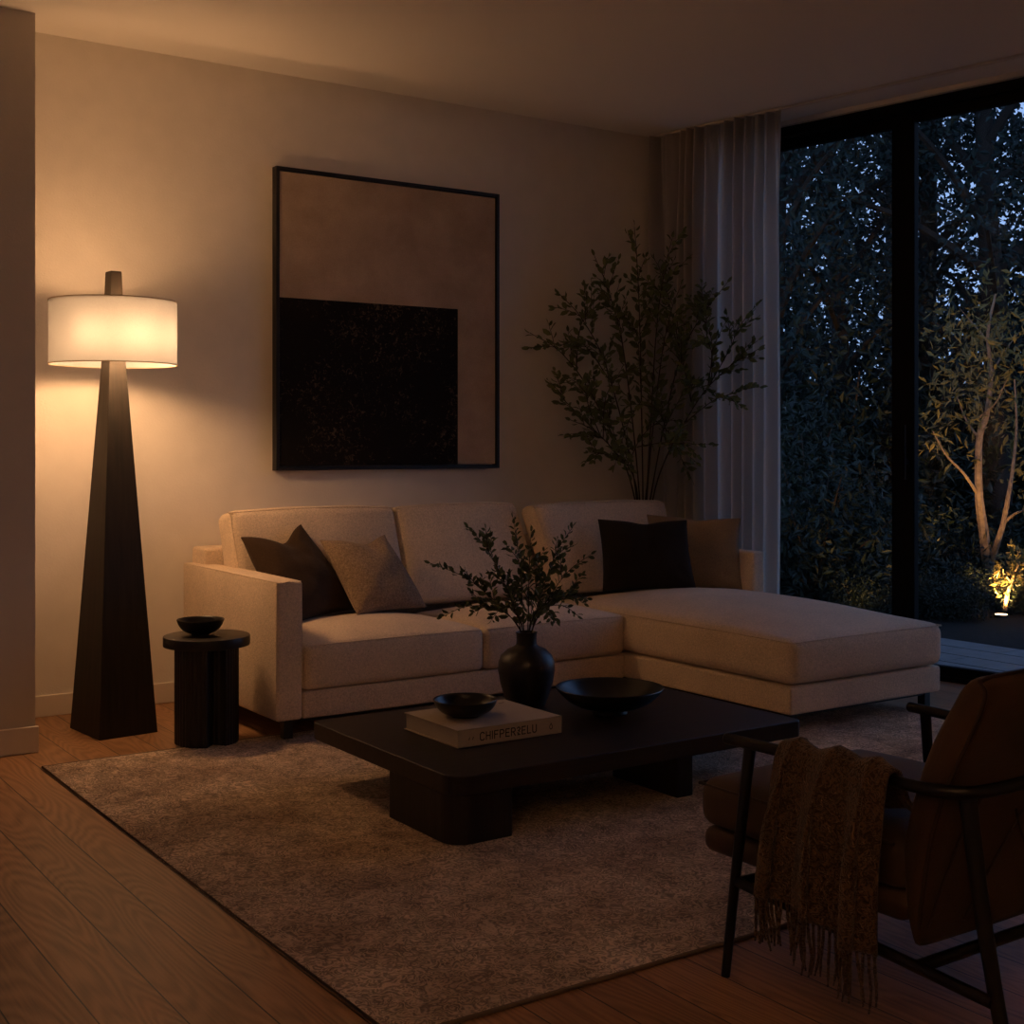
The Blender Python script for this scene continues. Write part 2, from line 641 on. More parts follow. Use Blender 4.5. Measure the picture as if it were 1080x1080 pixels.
def black_paint_mat():
    """black paint, rubbed through to the sandy ground in scratches, most along its right and lower edges"""
    m, nt, out = new_mat('rubbed_black_paint')
    p = N(nt, 'ShaderNodeBsdfPrincipled', Roughness=0.85)
    p.inputs['Specular IOR Level'].default_value = 0.15
    L(nt, p.outputs[0], out.inputs[0])
    vec = coords(nt)
    f = N(nt, 'ShaderNodeTexNoise', Scale=42.0, Detail=6.0, Roughness=.72, Distortion=1.2)
    L(nt, vec, f.inputs['Vector'])
    g = N(nt, 'ShaderNodeTexNoise', Scale=4.5, Detail=3.0)
    L(nt, vec, g.inputs['Vector'])
    ad = N(nt, 'ShaderNodeMath', operation='MULTIPLY_ADD')
    L(nt, g.outputs['Fac'], ad.inputs[0])
    ad.inputs[1].default_value = .42
    L(nt, f.outputs['Fac'], ad.inputs[2])
    r = ramp(nt, [(0.78, (.010, .008, .007)), (0.90, (.13, .09, .055))])
    L(nt, ad.outputs[0], r.inputs[0])
    L(nt, r.outputs[0], p.inputs['Base Color'])
    b = N(nt, 'ShaderNodeBump', Strength=0.3, Distance=0.002)
    L(nt, f.outputs['Fac'], b.inputs['Height'])
    L(nt, b.outputs[0], p.inputs['Normal'])
    return m

def knit_mat():
    m, nt, out = new_mat('brown_wool_knit')
    p = N(nt, 'ShaderNodeBsdfPrincipled', Roughness=0.95)
    p.inputs['Specular IOR Level'].default_value = 0.08
    p.inputs['Sheen Weight'].default_value = 0.2
    L(nt, p.outputs[0], out.inputs[0])
    vec = coords(nt)
    f = N(nt, 'ShaderNodeTexNoise', Scale=60.0, Detail=1.5, Distortion=2.0)
    L(nt, vec, f.inputs['Vector'])
    a = N(nt, 'ShaderNodeMath', operation='MULTIPLY')
    L(nt, f.outputs['Fac'], a.inputs[0])
    a.inputs[1].default_value = 24
    s = N(nt, 'ShaderNodeMath', operation='SINE')
    L(nt, a.outputs[0], s.inputs[0])
    r = ramp(nt, [(0.0, (.046, .026, .015)), (1.0, (.130, .074, .041))])
    mr = N(nt, 'ShaderNodeMapRange')
    mr.inputs['From Min'].default_value = -1
    L(nt, s.outputs[0], mr.inputs['Value'])
    L(nt, mr.outputs[0], r.inputs[0])
    L(nt, r.outputs[0], p.inputs['Base Color'])
    b = N(nt, 'ShaderNodeBump', Strength=0.7, Distance=0.003)
    L(nt, mr.outputs[0], b.inputs['Height'])
    L(nt, b.outputs[0], p.inputs['Normal'])
    return m

M = dict(
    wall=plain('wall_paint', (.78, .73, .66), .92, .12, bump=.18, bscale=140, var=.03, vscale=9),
    pier=plain('wall_paint_shaded', (.62, .56, .49), .92, .12, bump=.15, bscale=140),  # the wall's paint, darkened to put the pier's shade into its colour
    ceil=plain('ceiling_paint', (.86, .82, .76), .95, .1, bump=.06, bscale=120),
    base=plain('skirting_paint', (.76, .69, .60), .6, .3),
    floor=floor_mat(), rug=rug_mat(),
    rugedge=plain('rug_binding', (.19, .145, .108), .95, .1, bump=.6, bscale=300),
    linen=weave('oatmeal_linen', (.70, .56, .42)),
    welt=weave('oatmeal_welt', (.67, .535, .40)),
    espresso=weave('espresso_velvet', (.044, .025, .014), 300, .2, .3, .06),
    charcoal=weave('charcoal_cloth', (.020, .016, .013), 300, .2, .3, .05),
    tan=weave('tan_boucle', (.30, .212, .145), 200, .3, .8, .1),
    sand=weave('sand_linen', (.30, .235, .175), 300, .15, .4, .2),
    blackwood=dark_wood('black_stained_oak', (.014, .010, .008), 0, .42),
    blackwoodz=dark_wood('black_stained_oak_upright', (.014, .010, .008), 2, .5),
    lampwood=dark_wood('ebonised_lamp_wood', (.015, .010, .006), 2, .6),
    blackmetal=plain('black_metal', (.010, .009, .008), .42, .5),
    framemetal=plain('black_window_frame', (.005, .005, .005), .7, .1),
    shade=cloth_thin('lamp_shade_linen', (.64, .67, .72), .5, tcol=.175),
    diffuser=sheer_mat('added_diffuser', (.7, .67, .62), .36),
    bulb=emit_mat('bulb_glow', (1, .62, .30), 8),
    ceramic=plain('black_ceramic', (.014, .011, .009), .42, .5, bump=.12, bscale=90, var=.2),
    bowl=plain('black_lacquer', (.010, .008, .007), .30, .5, bump=.05, bscale=60, var=.2),
    curtain=cloth_thin('sheer_curtain_linen', (.60, .555, .51), .6),
    glass=glass_mat(),
    leather=plain('brown_leather', (.054, .027, .013), .6, .35, bump=.2, bscale=220, var=.22, vscale=10, sheen=.08),
    leatherseam=plain('brown_leather_piping', (.030, .014, .007), .5, .4),
    chairwood=dark_wood('black_chair_wood', (.006, .005, .004), 2, .34, .05),
    knit=knit_mat(),
    book=plain('book_cloth', (.40, .335, .265), .85, .15, bump=.2, bscale=400, var=.06),
    paper=plain('book_paper', (.42, .36, .29), .9, .1, bump=.1, bscale=500),
    ink=plain('dark_ink', (.02, .015, .012), .7, .2),
    twig=plain('twig_bark', (.055, .036, .022), .8, .2),
    leaf=leaf_mat('indoor_leaf', (.10, .125, .045), (.20, .22, .085)),
    spleaf=leaf_mat('sprig_leaf', (.06, .074, .029), (.125, .145, .055)),
    soil=plain('potting_soil', (.02, .014, .010), .95, .1, bump=.8, bscale=60),
    pot=plain('dark_pot', (.02, .018, .016), .6, .3),
    bark=plain('dark_bark', (.030, .024, .019), .9, .15, bump=.8, bscale=30, var=.3),
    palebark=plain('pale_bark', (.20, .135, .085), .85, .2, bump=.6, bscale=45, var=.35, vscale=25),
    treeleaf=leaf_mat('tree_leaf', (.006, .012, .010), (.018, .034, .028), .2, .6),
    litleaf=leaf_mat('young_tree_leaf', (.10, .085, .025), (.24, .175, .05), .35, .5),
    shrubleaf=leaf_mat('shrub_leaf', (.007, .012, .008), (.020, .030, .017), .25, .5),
    mulch=plain('mulch', (.012, .010, .008), .95, .1, bump=1.0, bscale=26, var=.5, vscale=30),
    deck=plain('deck_boards', (.12, .115, .11), .6, .35, bump=.15, bscale=40, var=.15, vscale=14),
    lens=emit_mat('uplight_lens', (1, .62, .34), 9),
)

# ------------------------------------------------------------------ the room
Z_CEIL, Z_REC = 2.637, 2.755
WP = Vector((4.927, 4.775))                     # a point of the window plane, its direction and its outward normal
WD = Vector((0.1606, -0.987)).normalized()
WN = Vector((0.987, 0.1606)).normalized()
YB, XL, YF = 5.43, -.75, -.75

def wpt(s, n=0.0):
    return WP + WD * s + WN * n

def s_of_y(Y, n=0.0):
    return (Y - WP.y - WN.y * n) / WD.y

sB, sF = s_of_y(YB), s_of_y(YF)

def wall_strip(s0, s1, n0, n1):
    return [wpt(s0, n0), wpt(s1, n0), wpt(s1, n1), wpt(s0, n1)]

cB, cF = wpt(sB), wpt(sF)
struct(prism('floor', [(XL, YF), (cF.x, YF), (cB.x, YB), (XL, YB)], -.08, 0, M['floor']))
struct(box('wall_back', XL, cB.x + .2, YB, YB + .15, 0, 3.0, M['wall']))
struct(box('wall_left', XL - .15, XL, YF, YB, 0, 3.0, M['ceil']))
struct(box('wall_front', XL - .15, cF.x + .3, YF - .15, YF, 0, 3.0, M['ceil']))
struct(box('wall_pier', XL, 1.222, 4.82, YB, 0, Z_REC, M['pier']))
struct(prism('ceiling', [(XL - .15, YF - .15), tuple(wpt(s_of_y(YF - .15), .15)), tuple(wpt(s_of_y(YB + .15), .15)), (XL - .15, YB + .15)], Z_REC, Z_REC + .12, M['ceil']))
# lowered ceiling, held back from the rear wall and from the window
e0 = Vector((4.344, 4.216)); e1 = Vector((4.496, 3.232)); ed = (e1 - e0)
def edge_at(Y):
    return e0 + ed * ((Y - e0.y) / ed.y)
struct(prism('ceiling_dropped', [(XL, YF), tuple(edge_at(YF)), tuple(edge_at(4.83)), (XL, 4.83)], Z_CEIL, Z_REC - .001, M['ceil']))

S0, S1 = -.285, 2.52                             # the sliding window along the wall
bm = bmesh.new()
add_prism(bm, wall_strip(sB - .05, S0, 0, .16), 0, Z_REC)
add_prism(bm, wall_strip(S1, sF + .05, 0, .16), 0, Z_REC)
add_prism(bm, wall_strip(S0, S1, 0, .16), 2.722, Z_REC)
struct(obj('wall_right', bm, M['wall']))

bm = bmesh.new()
add_box(bm, 1.222, 2.3, YB - .012, YB, 0, .086)
add_box(bm, 2.3, cB.x, YB - .012, YB, 0, .086)
struct(obj('baseboard_back', bm, M['base'], bevel=.003))
struct(box('baseboard_left', XL, 1.232, 4.808, 4.82, 0, .094, M['base'], bevel=.003))

# window: outer frame, three sliding sashes each with its glass
win = thing('window_1', 'wide black framed sliding window onto the garden', 'window', (wpt(S0).x, wpt(S0).y, 0))
del win['category']; del win['label']
struct(win)
FM = M['framemetal']
bm = bmesh.new()
add_prism(bm, wall_strip(S0, S1, .0, .13), 2.676, 2.73)
add_prism(bm, wall_strip(S0, S1, -.01, .13), 0.0, .022)
add_prism(bm, wall_strip(S0, S0 + .03, .0, .13), .022, 2.676)
add_prism(bm, wall_strip(S1 - .03, S1, .0, .13), .022, 2.676)
for nn in (.012, .062, .112):                     # rails of the track
    add_prism(bm, wall_strip(S0, S1, nn, nn + .006), .022, .034)
struct(obj('window_frame', bm, FM, win))
def sash(s0, s1, n, handle=None):
    bm = bmesh.new()
    w, t = .072, .04
    add_prism(bm, wall_strip(s0, s0 + w, n, n + t), .03, 2.676)
    add_prism(bm, wall_strip(s1 - w, s1, n, n + t), .03, 2.676)
    add_prism(bm, wall_strip(s0 + w, s1 - w, n, n + t), .03, .064)
    add_prism(bm, wall_strip(s0 + w, s1 - w, n, n + t), 2.626, 2.676)
    f = struct(obj('window_sash', bm, FM, win, bevel=.003))
    g = prism('glass', wall_strip(s0 + w - .005, s1 - w + .005, n + .033, n + .035), .06, 2.63, M['glass'], f)
    struct(g)
    if handle is not None:
        bm = bmesh.new()
        add_prism(bm, wall_strip(handle, handle + .022, n - .006, n), .955, 1.15)
        add_prism(bm, wall_strip(handle + .004, handle + .018, n - .035, n - .006), 1.0, 1.03)
        add_prism(bm, wall_strip(handle + .002, handle + .020, n - .05, n - .035), .93, 1.19)
        struct(obj('window_handle', bm, FM, f, bevel=.002))
sash(S0 + .03, .655, .07, None)
sash(.588 + .072, 1.60, .02, .69)
sash(1.545, S1 - .03, .07, None)

# ------------------------------------------------------------------ outside
dk = bmesh.new()
sdir = (sF - sB)
n0 = .15
dw = 0.222
k = 0
x0 = 5.155
while x0 < 6.25:
    x1 = min(x0 + dw, 6.275)
    # boards run with the window; the first is cut to the frame
    a = [(max(x0, wpt(s_of_y(y, .14), .14).x), y) for y in (7.2, -2.0)]
    pts = [(a[0][0], 7.2), (x1 - .006, 7.2), (x1 - .006, -2.0), (a[1][0], -2.0)]
    xc = wpt(s_of_y(3.0, .14), .14).x
    yy = [7.2, 5.4, 3.1, 1.0, -2.0] if k % 2 else [7.2, 4.3, 2.2, -.4, -2.0]
    for ya, yb in zip(yy, yy[1:]):
        xa = max(x0, wpt(s_of_y(ya, .14), .14).x)
        xb = max(x0, wpt(s_of_y(yb, .14), .14).x)
        if xa >= x1 - .02 and xb >= x1 - .02:
            continue
        xa, xb = min(xa, x1 - .012), min(xb, x1 - .012)
        add_prism(dk, [(xa, ya - .002), (xb, yb + .002), (x1 - .013, yb + .002), (x1 - .013, ya - .002)], -.045, -.012)
    x0 += dw
    k += 1
struct(obj('ground_deck', dk, M['deck'], bevel=.003))
bm = bmesh.new()
gx = np.linspace(4.6, 26, 60); gy = np.linspace(-6, 26, 80)
grid = []
for x in gx:
    row = []
    for y in gy:
        z = -.10
        if x > 6.4:
            z = -.055 + .03 * mnoise.noise(Vector((x * 1.3, y * 1.3, 0))) + .012 * mnoise.noise(Vector((x * 6, y * 6, 3)))
        row.append(bm.verts.new((x, y, z)))
    grid.append(row)
for i in range(len(gx) - 1):
    for j in range(len(gy) - 1):
        bm.faces.new((grid[i][j], grid[i + 1][j], grid[i + 1][j + 1], grid[i][j + 1]))
struct(obj('ground', bm, M['mulch'], smooth=True))

def leaves(name, C, D, ln, wd, mat, parent, fold=.25, full=False):
    """one mesh of many leaves: C centres (n,3), D directions (n,3), ln, wd arrays"""
    n = len(C)
    D = D / np.linalg.norm(D, axis=1, keepdims=True)
    R = rng.normal(size=(n, 3))
    S = np.cross(D, R); S /= np.linalg.norm(S, axis=1, keepdims=True)
    U = np.cross(S, D)
    ln = np.asarray(ln)[:, None] * np.ones((n, 1)); wd = np.asarray(wd)[:, None] * np.ones((n, 1))
    if not full:
        V = np.stack([C, C + D * ln * .45 + S * wd * .5 + U * wd * fold, C + D * ln, C + D * ln * .45 - S * wd * .5 + U * wd * fold], 1).reshape(-1, 3)
        base = np.arange(n)[:, None] * 4
        Fc = np.concatenate([base + [[0, 1, 2]], base + [[0, 2, 3]]], 0)
    else:
        V = np.stack([C, C + D * ln * .3 + S * wd * .42 + U * wd * fold, C + D * ln * .68 + S * wd * .42 + U * wd * fold, C + D * ln - U * wd * .2,
                      C + D * ln * .68 - S * wd * .42 + U * wd * fold, C + D * ln * .3 - S * wd * .42 + U * wd * fold, C + D * ln * .5], 1).reshape(-1, 3)
        base = np.arange(n)[:, None] * 7
        tri = [[0, 1, 6], [1, 2, 6], [2, 3, 6], [3, 4, 6], [4, 5, 6], [5, 0, 6]]
        Fc = np.concatenate([base + [t] for t in tri], 0)
    return pymesh(name, V.tolist(), Fc.tolist(), mat, parent)

def rand_dirs(n, up=0.0):
    d = rng.normal(size=(n, 3))
    d[:, 2] += up
    return d / np.linalg.norm(d, axis=1, keepdims=True)

def crown_points(clusters, n):
    """leaf positions scattered about cluster centres (centre, radius)"""
    w = np.array([c[1] ** 2 for c in clusters]); w = w / w.sum()
    idx = rng.choice(len(clusters), n, p=w)
    cen = np.array([list(c[0]) for c in clusters])[idx]
    rad = np.array([c[1] for c in clusters])[idx][:, None]
    d = rng.normal(size=(n, 3)); d /= np.linalg.norm(d, axis=1, keepdims=True)
    r = rng.random((n, 1)) ** .42
    return cen + d * r * rad

def ground_pt(u, d):
    x, y, _ = ray(u, 468)
    return Vector((x * d, y * d, -.06))

def make_tree(loc, h, tr, crown_r, z0, nl, leaf, seedv, label, group=None, lean=(0, 0)):
    random.seed(seedv)
    root = thing('garden_tree', label, 'tree', loc, group)
    bm = bmesh.new()
    top = Vector((lean[0], lean[1], h * .85))
    path = smooth_path([(0, 0, -.05), (lean[0] * .3 + .05, lean[1] * .3, h * .3), (lean[0] * .6 - .05, lean[1] * .6 + .05, h * .6), tuple(top)], 5)
    add_tube(bm, path, [tr * (1 - .75 * i / (len(path) - 1)) for i in range(len(path))], 9)
    cl = []
    nb = 22
    for i in range(nb):
        f = (i + .5) / nb
        zz = z0 + (h - z0) * f
        a = i * 2.4 + random.random()
        rr = crown_r * (0.45 + .75 * math.sin(PI * min(1, .18 + f * .8))) * random.uniform(.55, 1.0)
        tip = Vector((lean[0] * f + rr * math.cos(a), lean[1] * f + rr * math.sin(a), zz + .25 + .25 * random.random()))
        st = path[min(len(path) - 1, int(len(path) * min(.97, (zz / h) * .95)))]
        mid = st.lerp(tip, .5) + Vector((0, 0, .12))
        bp = smooth_path([st, mid, tip], 4)
        add_tube(bm, bp, [tr * .3 * (1 - .85 * q / (len(bp) - 1)) + .004 for q in range(len(bp))], 5)
        cl.append((tip, random.uniform(.28, .5)))
        cl.append((st.lerp(tip, .55) + Vector((random.uniform(-.2, .2), random.uniform(-.2, .2), random.uniform(0, .3))), random.uniform(.3, .5)))
    obj('trunk', bm, M['bark'], root, True).location = (0, 0, 0)
    P = crown_points(cl, nl)
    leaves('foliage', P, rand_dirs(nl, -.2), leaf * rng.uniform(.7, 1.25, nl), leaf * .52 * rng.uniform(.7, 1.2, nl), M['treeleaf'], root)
    for ch in root.children:
        ch.matrix_parent_inverse = Matrix.Identity(4)
    return root

def copy_tree(src, loc, rz, label, group=None, scale=1.0):
    r = src.copy(); COL.objects.link(r)
    r.location = loc; r.rotation_euler = (0, 0, rz); r.scale = (scale,) * 3
    r['label'] = label
    if group:
        r['group'] = group
    for ch in src.children:
        c = ch.copy(); COL.objects.link(c); c.parent = r
        c.matrix_parent_inverse = Matrix.Identity(4)
    return r

TG = 'tall dark trees behind the window'
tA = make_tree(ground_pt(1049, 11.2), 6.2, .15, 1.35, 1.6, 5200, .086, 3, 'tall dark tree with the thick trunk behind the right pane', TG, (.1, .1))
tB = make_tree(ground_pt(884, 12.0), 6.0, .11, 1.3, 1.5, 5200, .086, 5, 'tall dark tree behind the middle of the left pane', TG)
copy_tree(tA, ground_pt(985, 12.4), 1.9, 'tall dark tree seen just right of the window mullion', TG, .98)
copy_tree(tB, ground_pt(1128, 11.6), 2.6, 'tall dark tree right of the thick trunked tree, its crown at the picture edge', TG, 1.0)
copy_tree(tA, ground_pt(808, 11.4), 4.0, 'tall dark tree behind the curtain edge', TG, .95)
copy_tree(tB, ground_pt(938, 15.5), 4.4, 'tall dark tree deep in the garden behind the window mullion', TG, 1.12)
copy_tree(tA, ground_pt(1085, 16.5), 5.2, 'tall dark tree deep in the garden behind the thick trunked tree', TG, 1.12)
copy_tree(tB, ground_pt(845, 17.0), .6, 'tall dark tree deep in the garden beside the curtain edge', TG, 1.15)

def make_shrub(loc, r, h, nl, leaf, seedv, label, group, mat='shrubleaf'):
    random.seed(seedv)
    root = thing('garden_shrub', label, 'shrub', loc, group)
    bm = bmesh.new()
    cl = []
    for i in range(13):
        a = i * 2.4
        q = random.uniform(.25, .9)
        tip = Vector((r * q * math.cos(a), r * q * math.sin(a), h * random.uniform(.35, .95)))
        bp = smooth_path([(0, 0, -.03), (tip.x * .4, tip.y * .4, tip.z * .5), tuple(tip)], 4)
        add_tube(bm, bp, [.014 * (1 - .7 * k / (len(bp) - 1)) for k in range(len(bp))], 5)
        cl.append((tip, r * random.uniform(.3, .5)))
        cl.append((tip * .6, r * random.uniform(.35, .5)))
    for k in range(7):
        a = k * .9
        cl.append((Vector((r * .6 * math.cos(a), r * .6 * math.sin(a), h * .2)), r * .42))
    obj('stems', bm, M['twig'], root, True)
    P = crown_points(cl, nl)
    P[:, 2] = np.abs(P[:, 2]) + .01
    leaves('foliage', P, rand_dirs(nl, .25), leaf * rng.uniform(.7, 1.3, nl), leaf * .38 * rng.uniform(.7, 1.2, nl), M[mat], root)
    for ch in root.children:
        ch.matrix_parent_inverse = Matrix.Identity(4)
    return root

SG = 'dark shrubs along the garden bed'
sA = make_shrub(ground_pt(988, 10.1), .62, .62, 3600, .07, 21, 'low dark shrub right of the mullion, left of the pale trunk', SG)
sB_ = make_shrub(ground_pt(858, 9.3), .8, 1.35, 4600, .08, 22, 'dark shrub rising by the curtain edge behind the chaise', SG)
copy_tree(sA, ground_pt(926, 9.6), 1.1, 'low shrub lit amber just left of the mullion', SG, 1.0)
copy_tree(sA, ground_pt(1112, 10.6), 2.2, 'dark shrub right of the pale trunked tree', SG, 1.0)
copy_tree(sA, ground_pt(800, 9.6), 3.0, 'dark shrub behind the curtain edge', SG, 1.15)
copy_tree(sB_, ground_pt(962, 11.6), 4.0, 'taller dark shrub behind the mullion', SG, 1.5)
copy_tree(sB_, ground_pt(1052, 12.2), 5.0, 'taller dark shrub behind the pale trunked tree', SG, 1.6)
copy_tree(sB_, ground_pt(886, 11.4), 1.5, 'taller dark shrub behind the left pane', SG, 1.55)
copy_tree(sB_, ground_pt(1138, 11.9), 1.7, 'taller dark shrub at the picture edge', SG, 1.3)
copy_tree(sB_, ground_pt(815, 11.6), .4, 'taller dark shrub deep behind the curtain edge', SG, 1.4)
for i, (u, d, sc) in enumerate([(850, 14, 1.6), (915, 14.3, 1.7), (985, 14.2, 1.9), (1050, 14.5, 1.7), (1115, 14.2, 1.9)]):
    copy_tree(sB_, ground_pt(u, d), i * 1.3, ['first', 'second', 'third', 'fourth', 'last'][i] + ' from the curtain in the row of tall shrubs closing the garden', SG, sc)

GC = 'low groundcover plants along the edge of the deck'
for i, (u, d, lab) in enumerate([(905, 8.75, 'low groundcover tuft nearest the curtain, behind the chaise'), (965, 8.9, 'low groundcover tuft at the right of the window mullion'),
                                 (1003, 8.7, 'low groundcover tuft left of the ground uplight'), (1030, 9.3, 'low groundcover tuft at the foot of the pale trunked tree'),
                                 (1092, 8.9, 'low groundcover tuft right of the ground uplight'), (935, 9.3, 'low groundcover tuft behind the window mullion')]):
    copy_tree(sA, ground_pt(u, d), i * 1.7 + .4, lab, GC, .42)

# young tree with two pale stems, lit from below
tl = at_z(1042, 627, -.06)
yt = thing('young_tree', 'young pale barked twin stemmed tree lit amber from below', 'tree', tl)
bm = bmesh.new()
DT = 9.8
def T(u, v, dd=0.0):
    return at_depth(u, v, DT + dd) - tl
def branch(pts, r0, r1, segs=7):
    bp = smooth_path(pts, 5)
    add_tube(bm, bp, [r0 + (r1 - r0) * i / (len(bp) - 1) for i in range(len(bp))], segs)
branch([T(1043, 630), T(1042, 600), T(1038, 565), T(1034, 537), T(1032, 512), T(1033, 462), T(1041, 436), T(1045, 395), T(1042, 350), T(1050, 310)], .046, .008)
branch([T(1044, 622), T(1045, 596), T(1052, 572, -.1), T(1058, 552, -.15), T(1064, 520, -.2), T(1068, 495, -.2), T(1072, 450, -.2), T(1070, 400, -.2)], .030, .006)
branch([T(1031, 521), T(1017, 500, -.1), T(998, 480, -.15), T(984, 455, -.2)], .014, .004)
branch([T(1033, 463), T(1019, 443, .1), T(1008, 415, .15)], .011, .003)
branch([T(1059, 551, -.15), T(1070, 542, -.2), T(1084, 535, -.3), T(1100, 510, -.3)], .013, .004)
branch([T(1045, 395), T(1060, 370, .1), T(1075, 350, .1)], .009, .003)
branch([T(1033, 440), T(1050, 425, -.1), T(1062, 400, -.2)], .008, .003)
branch([T(1042, 360), T(1025, 340, .1), T(1012, 325, .1)], .007, .002)
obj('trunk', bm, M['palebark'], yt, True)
cl = []
for (u, v, r) in [(985, 455, .20), (998, 478, .14), (1008, 415, .26), (1020, 440, .18), (1042, 430, .22), (1046, 395, .3), (1012, 380, .26), (1030, 350, .3), (1060, 370, .3), (1072, 345, .3),
                  (1068, 400, .25), (1072, 450, .2), (1074, 480, .16), (1098, 510, .22), (1085, 440, .25), (1000, 345, .25), (1050, 315, .3), (990, 410, .18), (1025, 480, .12), (1066, 500, .12)]:
    cl.append((T(u, v, random.uniform(-.35, .35)), r))
nl = 1000
P = crown_points(cl, nl)
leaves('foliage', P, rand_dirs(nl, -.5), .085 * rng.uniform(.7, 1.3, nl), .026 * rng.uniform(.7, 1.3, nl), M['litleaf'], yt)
for ch in yt.children:
    ch.matrix_parent_inverse = Matrix.Identity(4)

# small shrub beside the uplight
sl = at_z(1061, 641, -.06)
ss = thing('lit_shrub', 'small amber lit shrub standing over the ground uplight', 'shrub', sl)
bm = bmesh.new()
def T2(u, v, dd=0.0):
    return at_depth(u, v, 8.85 + dd) - sl
branch([T2(1060, 644), T2(1063, 625), T2(1069, 607), T2(1073, 598), T2(1080, 585)], .016, .004)
branch([T2(1066, 614), T2(1060, 606, -.05), T2(1054, 598, -.05)], .006, .002)
branch([T2(1068, 608), T2(1074, 590, .05), T2(1071, 575, .05)], .006, .002)
obj('stems', bm, M['palebark'], ss, True)
cl = [(T2(u, v, random.uniform(-.15, .15)), r) for (u, v, r) in [(1060, 603, .08), (1070, 600, .1), (1058, 622, .07), (1066, 585, .09), (1078, 582, .1), (1076, 612, .09), (1053, 612, .06), (1082, 600, .1)]]
nl = 170
P = crown_points(cl, nl)
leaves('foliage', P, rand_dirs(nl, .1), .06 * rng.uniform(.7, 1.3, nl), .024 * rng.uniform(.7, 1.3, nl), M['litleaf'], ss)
for ch in ss.children:
    ch.matrix_parent_inverse = Matrix.Identity(4)

def uplight(loc, label, aim, energy, size=1.9):
    root = thing('ground_uplight', label, 'garden light', loc)
    lathe('housing', [(0, -.02), (.045, -.02), (.048, .02), (.05, .05), (.044, .052), (.040, .045), (0, .045)], M['blackmetal'], root, 24).matrix_parent_inverse = Matrix.Identity(4)
    lathe('lens', [(0, .050), (.039, .050), (.039, .046)], M['lens'], root, 24).matrix_parent_inverse = Matrix.Identity(4)
    ld = bpy.data.lights.new('uplight_beam', 'SPOT')
    ld.energy = energy
    ld.color = (1, .52, .16)
    ld.spot_size = size
    ld.spot_blend = .8
    ld.shadow_soft_size = .03
    lo = bpy.data.objects.new('uplight_beam', ld)
    COL.objects.link(lo)
    lo.location = Vector(loc) + Vector((0, 0, .08))
    lo.rotation_euler = (Vector(aim) - lo.location).to_track_quat('-Z', 'Y').to_euler()
    lo.parent = root
    lo.matrix_parent_inverse = Matrix.Translation(-Vector(loc))
    return root
UP1 = at_z(1056, 648, -.04) + Vector((0, 0, -.05))
uplight(UP1, 'glowing round ground uplight in front of the pale trunked tree', tl + Vector((-.1, -.1, 1.45)), 85, 1.35)
UP2 = ground_pt(908, 8.25) + Vector((0, 0, .02))
uplight(UP2, 'ground uplight at the foot of the amber lit shrub by the mullion', ground_pt(918, 9.5) + Vector((0, 0, 1.1)), 6, 1.6)

# ------------------------------------------------------------------ rug
RX0, RX1, RY0, RY1, RZ = 1.172, 4.38, 2.105, 4.56, .009
bm = bmesh.new()
add_box(bm, RX0 + .006, RX1 - .006, RY0 + .006, RY1 - .006, 0.0005, RZ)
rug = obj('area_rug', bm, M['rug'])
tag(rug, 'large mottled beige looped rug under the coffee table', 'rug')
bm = bmesh.new()
add_tube(bm, [(RX0 + .006, RY0 + .006, .0055), (RX1 - .006, RY0 + .006, .0055), (RX1 - .006, RY1 - .006, .0055), (RX0 + .006, RY1 - .006, .0055)], .005, 8, closed=True)
o = obj('binding', bm, M['rugedge'], None, True)
o.parent = rug

# ------------------------------------------------------------------ floor lamp
LC = Vector((1.564, 5.02, 0))
lamp = thing('floor_lamp', 'tall black obelisk floor lamp with a glowing cream drum shade', 'floor lamp', LC)
la = math.radians(5.8)
def rect(w, d, z):
    return [Vector((LC.x + x * math.cos(la) - y * math.sin(la), LC.y + x * math.sin(la) + y * math.cos(la), z)) for x, y in ((-w, -d), (w, -d), (w, d), (-w, d))]
bm = bmesh.new()
rings = []
for z, f in ((0, 1), (.7, .645), (1.40, .288), (1.42, .28), (1.60, .232), (1.75, .192), (1.757, .18)):
    rings.append([bm.verts.new(p) for p in rect(.115 * f, .142 * f, z + (0.004 if z > 1.7 else 0))])
for A, B in zip(rings, rings[1:]):
    for k in range(4):
        bm.faces.new((A[k], A[(k + 1) % 4], B[(k + 1) % 4], B[k]))
bm.faces.new(rings[0][::-1]); bm.faces.new(rings[-1])
obj('obelisk_body', bm, M['lampwood'], lamp, bevel=.002)
SR, ZS0, ZS1 = .237, 1.404, 1.645
bm = bmesh.new()
add_lathe(bm, [(SR, ZS0), (SR, (ZS0 + ZS1) / 2), (SR, ZS1), (SR - .002, ZS1), (SR - .002, (ZS0 + ZS1) / 2), (SR - .002, ZS0), (SR, ZS0)], 72, LC)
bmesh.ops.remove_doubles(bm, verts=bm.verts[:], dist=1e-5)
